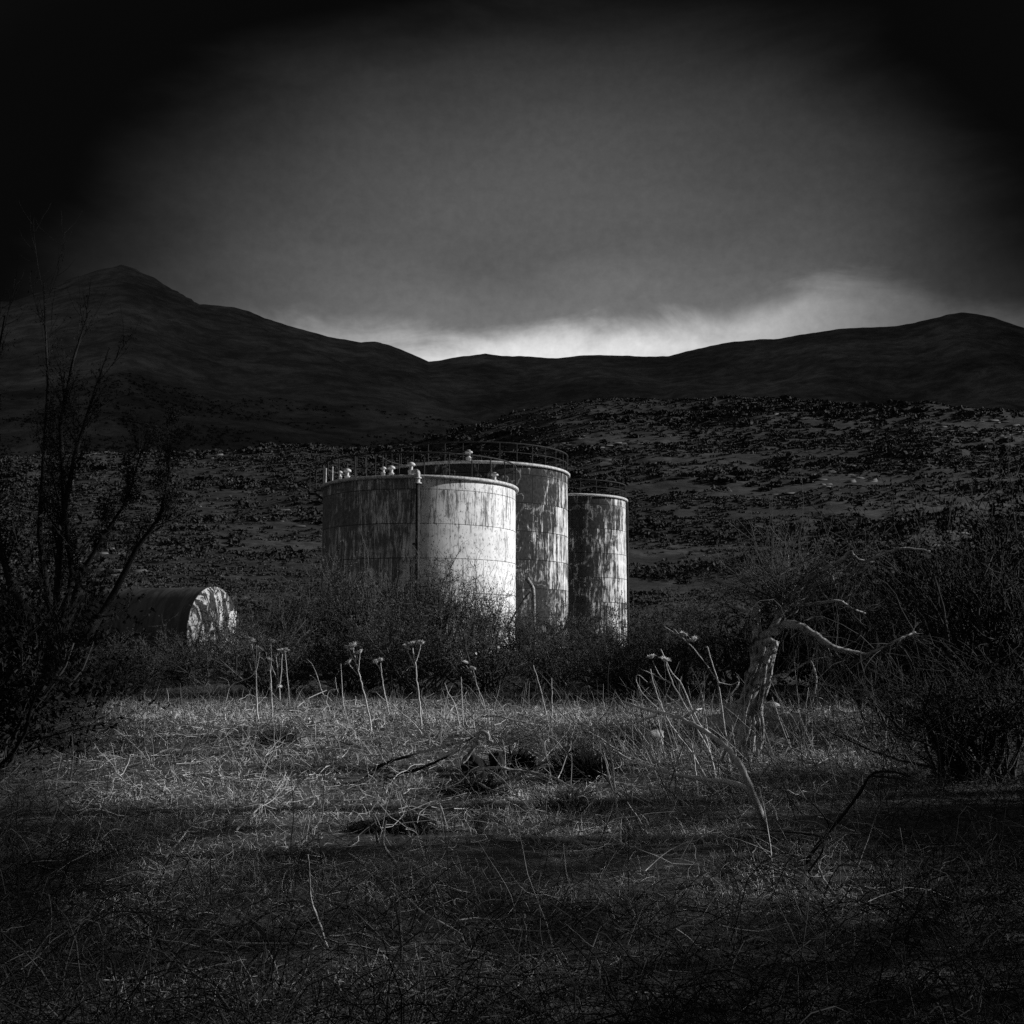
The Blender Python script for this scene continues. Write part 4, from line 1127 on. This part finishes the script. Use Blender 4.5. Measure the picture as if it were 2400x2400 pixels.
Pt = grow(np.stack([x, y, ground_z(x, y) - 0.02], -1), np.stack([np.cos(th_) * np.cos(el), np.sin(th_) * np.cos(el), np.sin(el)], -1), rng.uniform(0.2, 0.75, n), 6, 0.08)
tubes(g, Pt, taper(rng.uniform(0.003, 0.006, n), 6, .4), 3, rng.random(n) ** 2 * (1 - 0.88 * edge_shade(x, y)))
n = 600
x = np.concatenate([rng.normal(2.3, 1.0, n // 2), rng.normal(5.0, 1.5, n // 2)]); y = rng.uniform(10.5, 20, n)
Pt = grow(np.stack([x, y, ground_z(x, y) - 0.02], -1), np.stack([rng.normal(-0.35, 0.35, n), rng.normal(0, 0.25, n), np.ones(n)], -1), rng.uniform(0.4, 1.4, n), 7, 0.09, grav=0.15)
tubes(g, Pt, taper(rng.uniform(0.003, 0.0065, n), 7, .4), 4, rng.random(n) ** 1.8 * (0.65 - 0.5 * edge_shade(x, y)))
tag(link('twig_litter', g.mesh('twig_litter'), M['litter']), 'fallen twigs and thin dead shoots strewn over the grass', 'twigs', kind='stuff')

# brambles put in to darken the edges: arching dark runners with small leaves
n = 13000
x, y = in_view(n, 3.0, 38, 1.2, 1.0)
x2, y2 = in_view(5000, 3.0, 9.5, 1.2, 0.8); x = np.concatenate([x, x2]); y = np.concatenate([y, y2])
k_ = rng.random(len(x)) < edge_shade(x, y); x, y = x[k_], y[k_]; n = len(x)
th_ = rng.uniform(0, 6.28, n); el = rng.uniform(0.3, 1.3, n)
Pt = grow(np.stack([x, y, ground_z(x, y)], -1), np.stack([np.cos(th_) * np.cos(el), np.sin(th_) * np.cos(el), np.sin(el)], -1), rng.uniform(0.3, 0.95, n), 8, 0.13, grav=0.75)
Pt[:, :, 2] = np.maximum(Pt[:, :, 2], ground_z(Pt[:, :, 0], Pt[:, :, 1]) + 0.01)
g = Geo()
tubes(g, Pt, taper(rng.uniform(0.002, 0.0045, n), 8, .4), 3, rng.random(n) ** 3)
nl = 170000
src = rng.integers(0, n, nl); i = rng.integers(1, 8, nl)
leaves(g, Pt[src, i] + rng.normal(size=(nl, 3)) * 0.05, 0.017, 2.6, rng.random(nl) ** 2 * 0.5)
tag(link('shade_brambles', g.mesh('shade_brambles'), mat('shade_bramble', build=tone_build(0.006, 0.07))), 'dark creeping brambles added to darken the near ground and both sides', 'brambles', kind='stuff')

# scrub over the plain and the hillside behind the tanks
def scrub(name, n, r0, r1, size, nf, m, lf, label, cat, squash=0.7, thr=0.0, wsc=40, seedw=71, zf=None, az=(-0.56, 0.56)):
    return scrub_(name, n, r0, r1, size, nf, m, lf, label, cat, squash, thr, wsc, seedw, zf or ground_z, az)
def scrub_(name, n, r0, r1, size, nf, m, lf, label, cat, squash, thr, wsc, seedw, zf, az):
    r = np.sqrt(rng.uniform(r0 ** 2, r1 ** 2, n)); a = rng.uniform(az[0], az[1], n)
    x = r * np.sin(a); y = r * np.cos(a)
    c = waves(x * 0.35, y, seedw, wsc, 6)
    keep = c + rng.normal(size=n) * 0.16 > thr
    for (tx, ty, tr) in ((A.x, A.y, RA), (B.x, B.y, RB), (C_.x, C_.y, RCk)): keep &= np.hypot(x - tx, y - ty) > tr + 0.8
    keep &= ~((x > -20) & (x < -8) & (y > 40) & (y < 56))
    x, y, r = x[keep], y[keep], r[keep]; n = len(x)
    z = zf(x, y)
    s = size * rng.uniform(0.4, 1.4, n) ** 1.3
    src = np.repeat(np.arange(n), nf)
    d_ = rng.normal(size=(len(src), 3)); d_ /= np.linalg.norm(d_, axis=1, keepdims=True); d_[:, 2] = np.abs(d_[:, 2])
    d_ *= (rng.uniform(0.5, 1.0, len(src)) * s[src])[:, None]; d_[:, 2] *= squash; d_[:, 0] *= 1.3
    Cc = np.stack([x[src], y[src], z[src]], -1) + d_
    g = Geo()
    tn = np.clip(rng.random(n)[src] * 0.7 + rng.random(len(src)) * 0.3, 0, 1) ** 1.5
    N = len(Cc)
    sz_ = lf * np.clip(r[src] / 140, 0.5, 2.2)
    leaves(g, Cc, 1.0, 1.5, tn)
    Vv = g.V[0].reshape(N, 4, 3); Vv[:] = Cc[:, None] + (Vv - Cc[:, None]) * sz_[:, None, None]
    tag(link(name, g.mesh(name), m), label, cat, kind='stuff')
scrub('hillside_bushes', 3000, 92, 345, 1.9, 60, M['scrub'], 0.5, 'scattered larger dark bushes on the hillside', 'bushes', 0.5, 0.15, 55, 78)
scrub('hillside_scrub', 26000, 92, 345, 0.85, 18, M['scrub'], 0.34, 'dark low scrub dotted over the hillside behind the tanks', 'scrub', 0.28, 0.0)
scrub('pale_tufts', 26000, 92, 345, 0.5, 10, M['tuft'], 0.3, 'pale dry tufts between the scrub on the hillside', 'tufts', 0.5, -0.1, 25, 77)
scrub('plain_scrub', 1500, 52, 96, 0.9, 60, M['scrub'], 0.3, 'low scrub on the plain around the tanks', 'scrub', 0.7, -0.2)
scrub('left_hill_scrub', 9000, 350, 620, 1.2, 10, M['tuft'], 0.42, 'thin scrub on the lower slope of the left hill', 'scrub', 0.5, 0.05, 70, 75,
      lambda x, y: left_z(np.hypot(x, y), np.arctan2(x, y), x, y), (-0.5, 0.1))
# pale rock ledges on the hillside
g = Geo()
n = 2600
r = np.sqrt(rng.uniform(165 ** 2, 340 ** 2, n)); a = rng.uniform(-0.5, 0.5, n)
x = r * np.sin(a); y = r * np.cos(a)
keep = waves(x * 0.4, y, 81, 45, 4) > 0.30
x, y = x[keep], y[keep]; z = ground_z(x, y)
base = np.array([(-1, -1, -.5), (1, -1, -.5), (1, 1, -.5), (-1, 1, -.5), (-.8, -.7, .5), (.8, -.6, .4), (.7, .8, .55), (-.9, .7, .4)])
fq = np.array([(4, 5, 6, 7), (0, 1, 5, 4), (1, 2, 6, 5), (2, 3, 7, 6), (3, 0, 4, 7)])
for i in range(len(x)):
    s = rng.uniform(0.2, 0.8); 
    g.add(base * [s * rng.uniform(1, 2.6), s, s * rng.uniform(.25, .7)] + rng.normal(size=(8, 3)) * 0.12 * s + [x[i], y[i], z[i]], fq, rng.random())
tag(link('hillside_rocks', g.mesh('hillside_rocks'), mat('ledge_rock', build=tone_build(0.06, 0.19))), 'pale rock ledges and stones scattered over the hillside', 'rocks', kind='stuff')
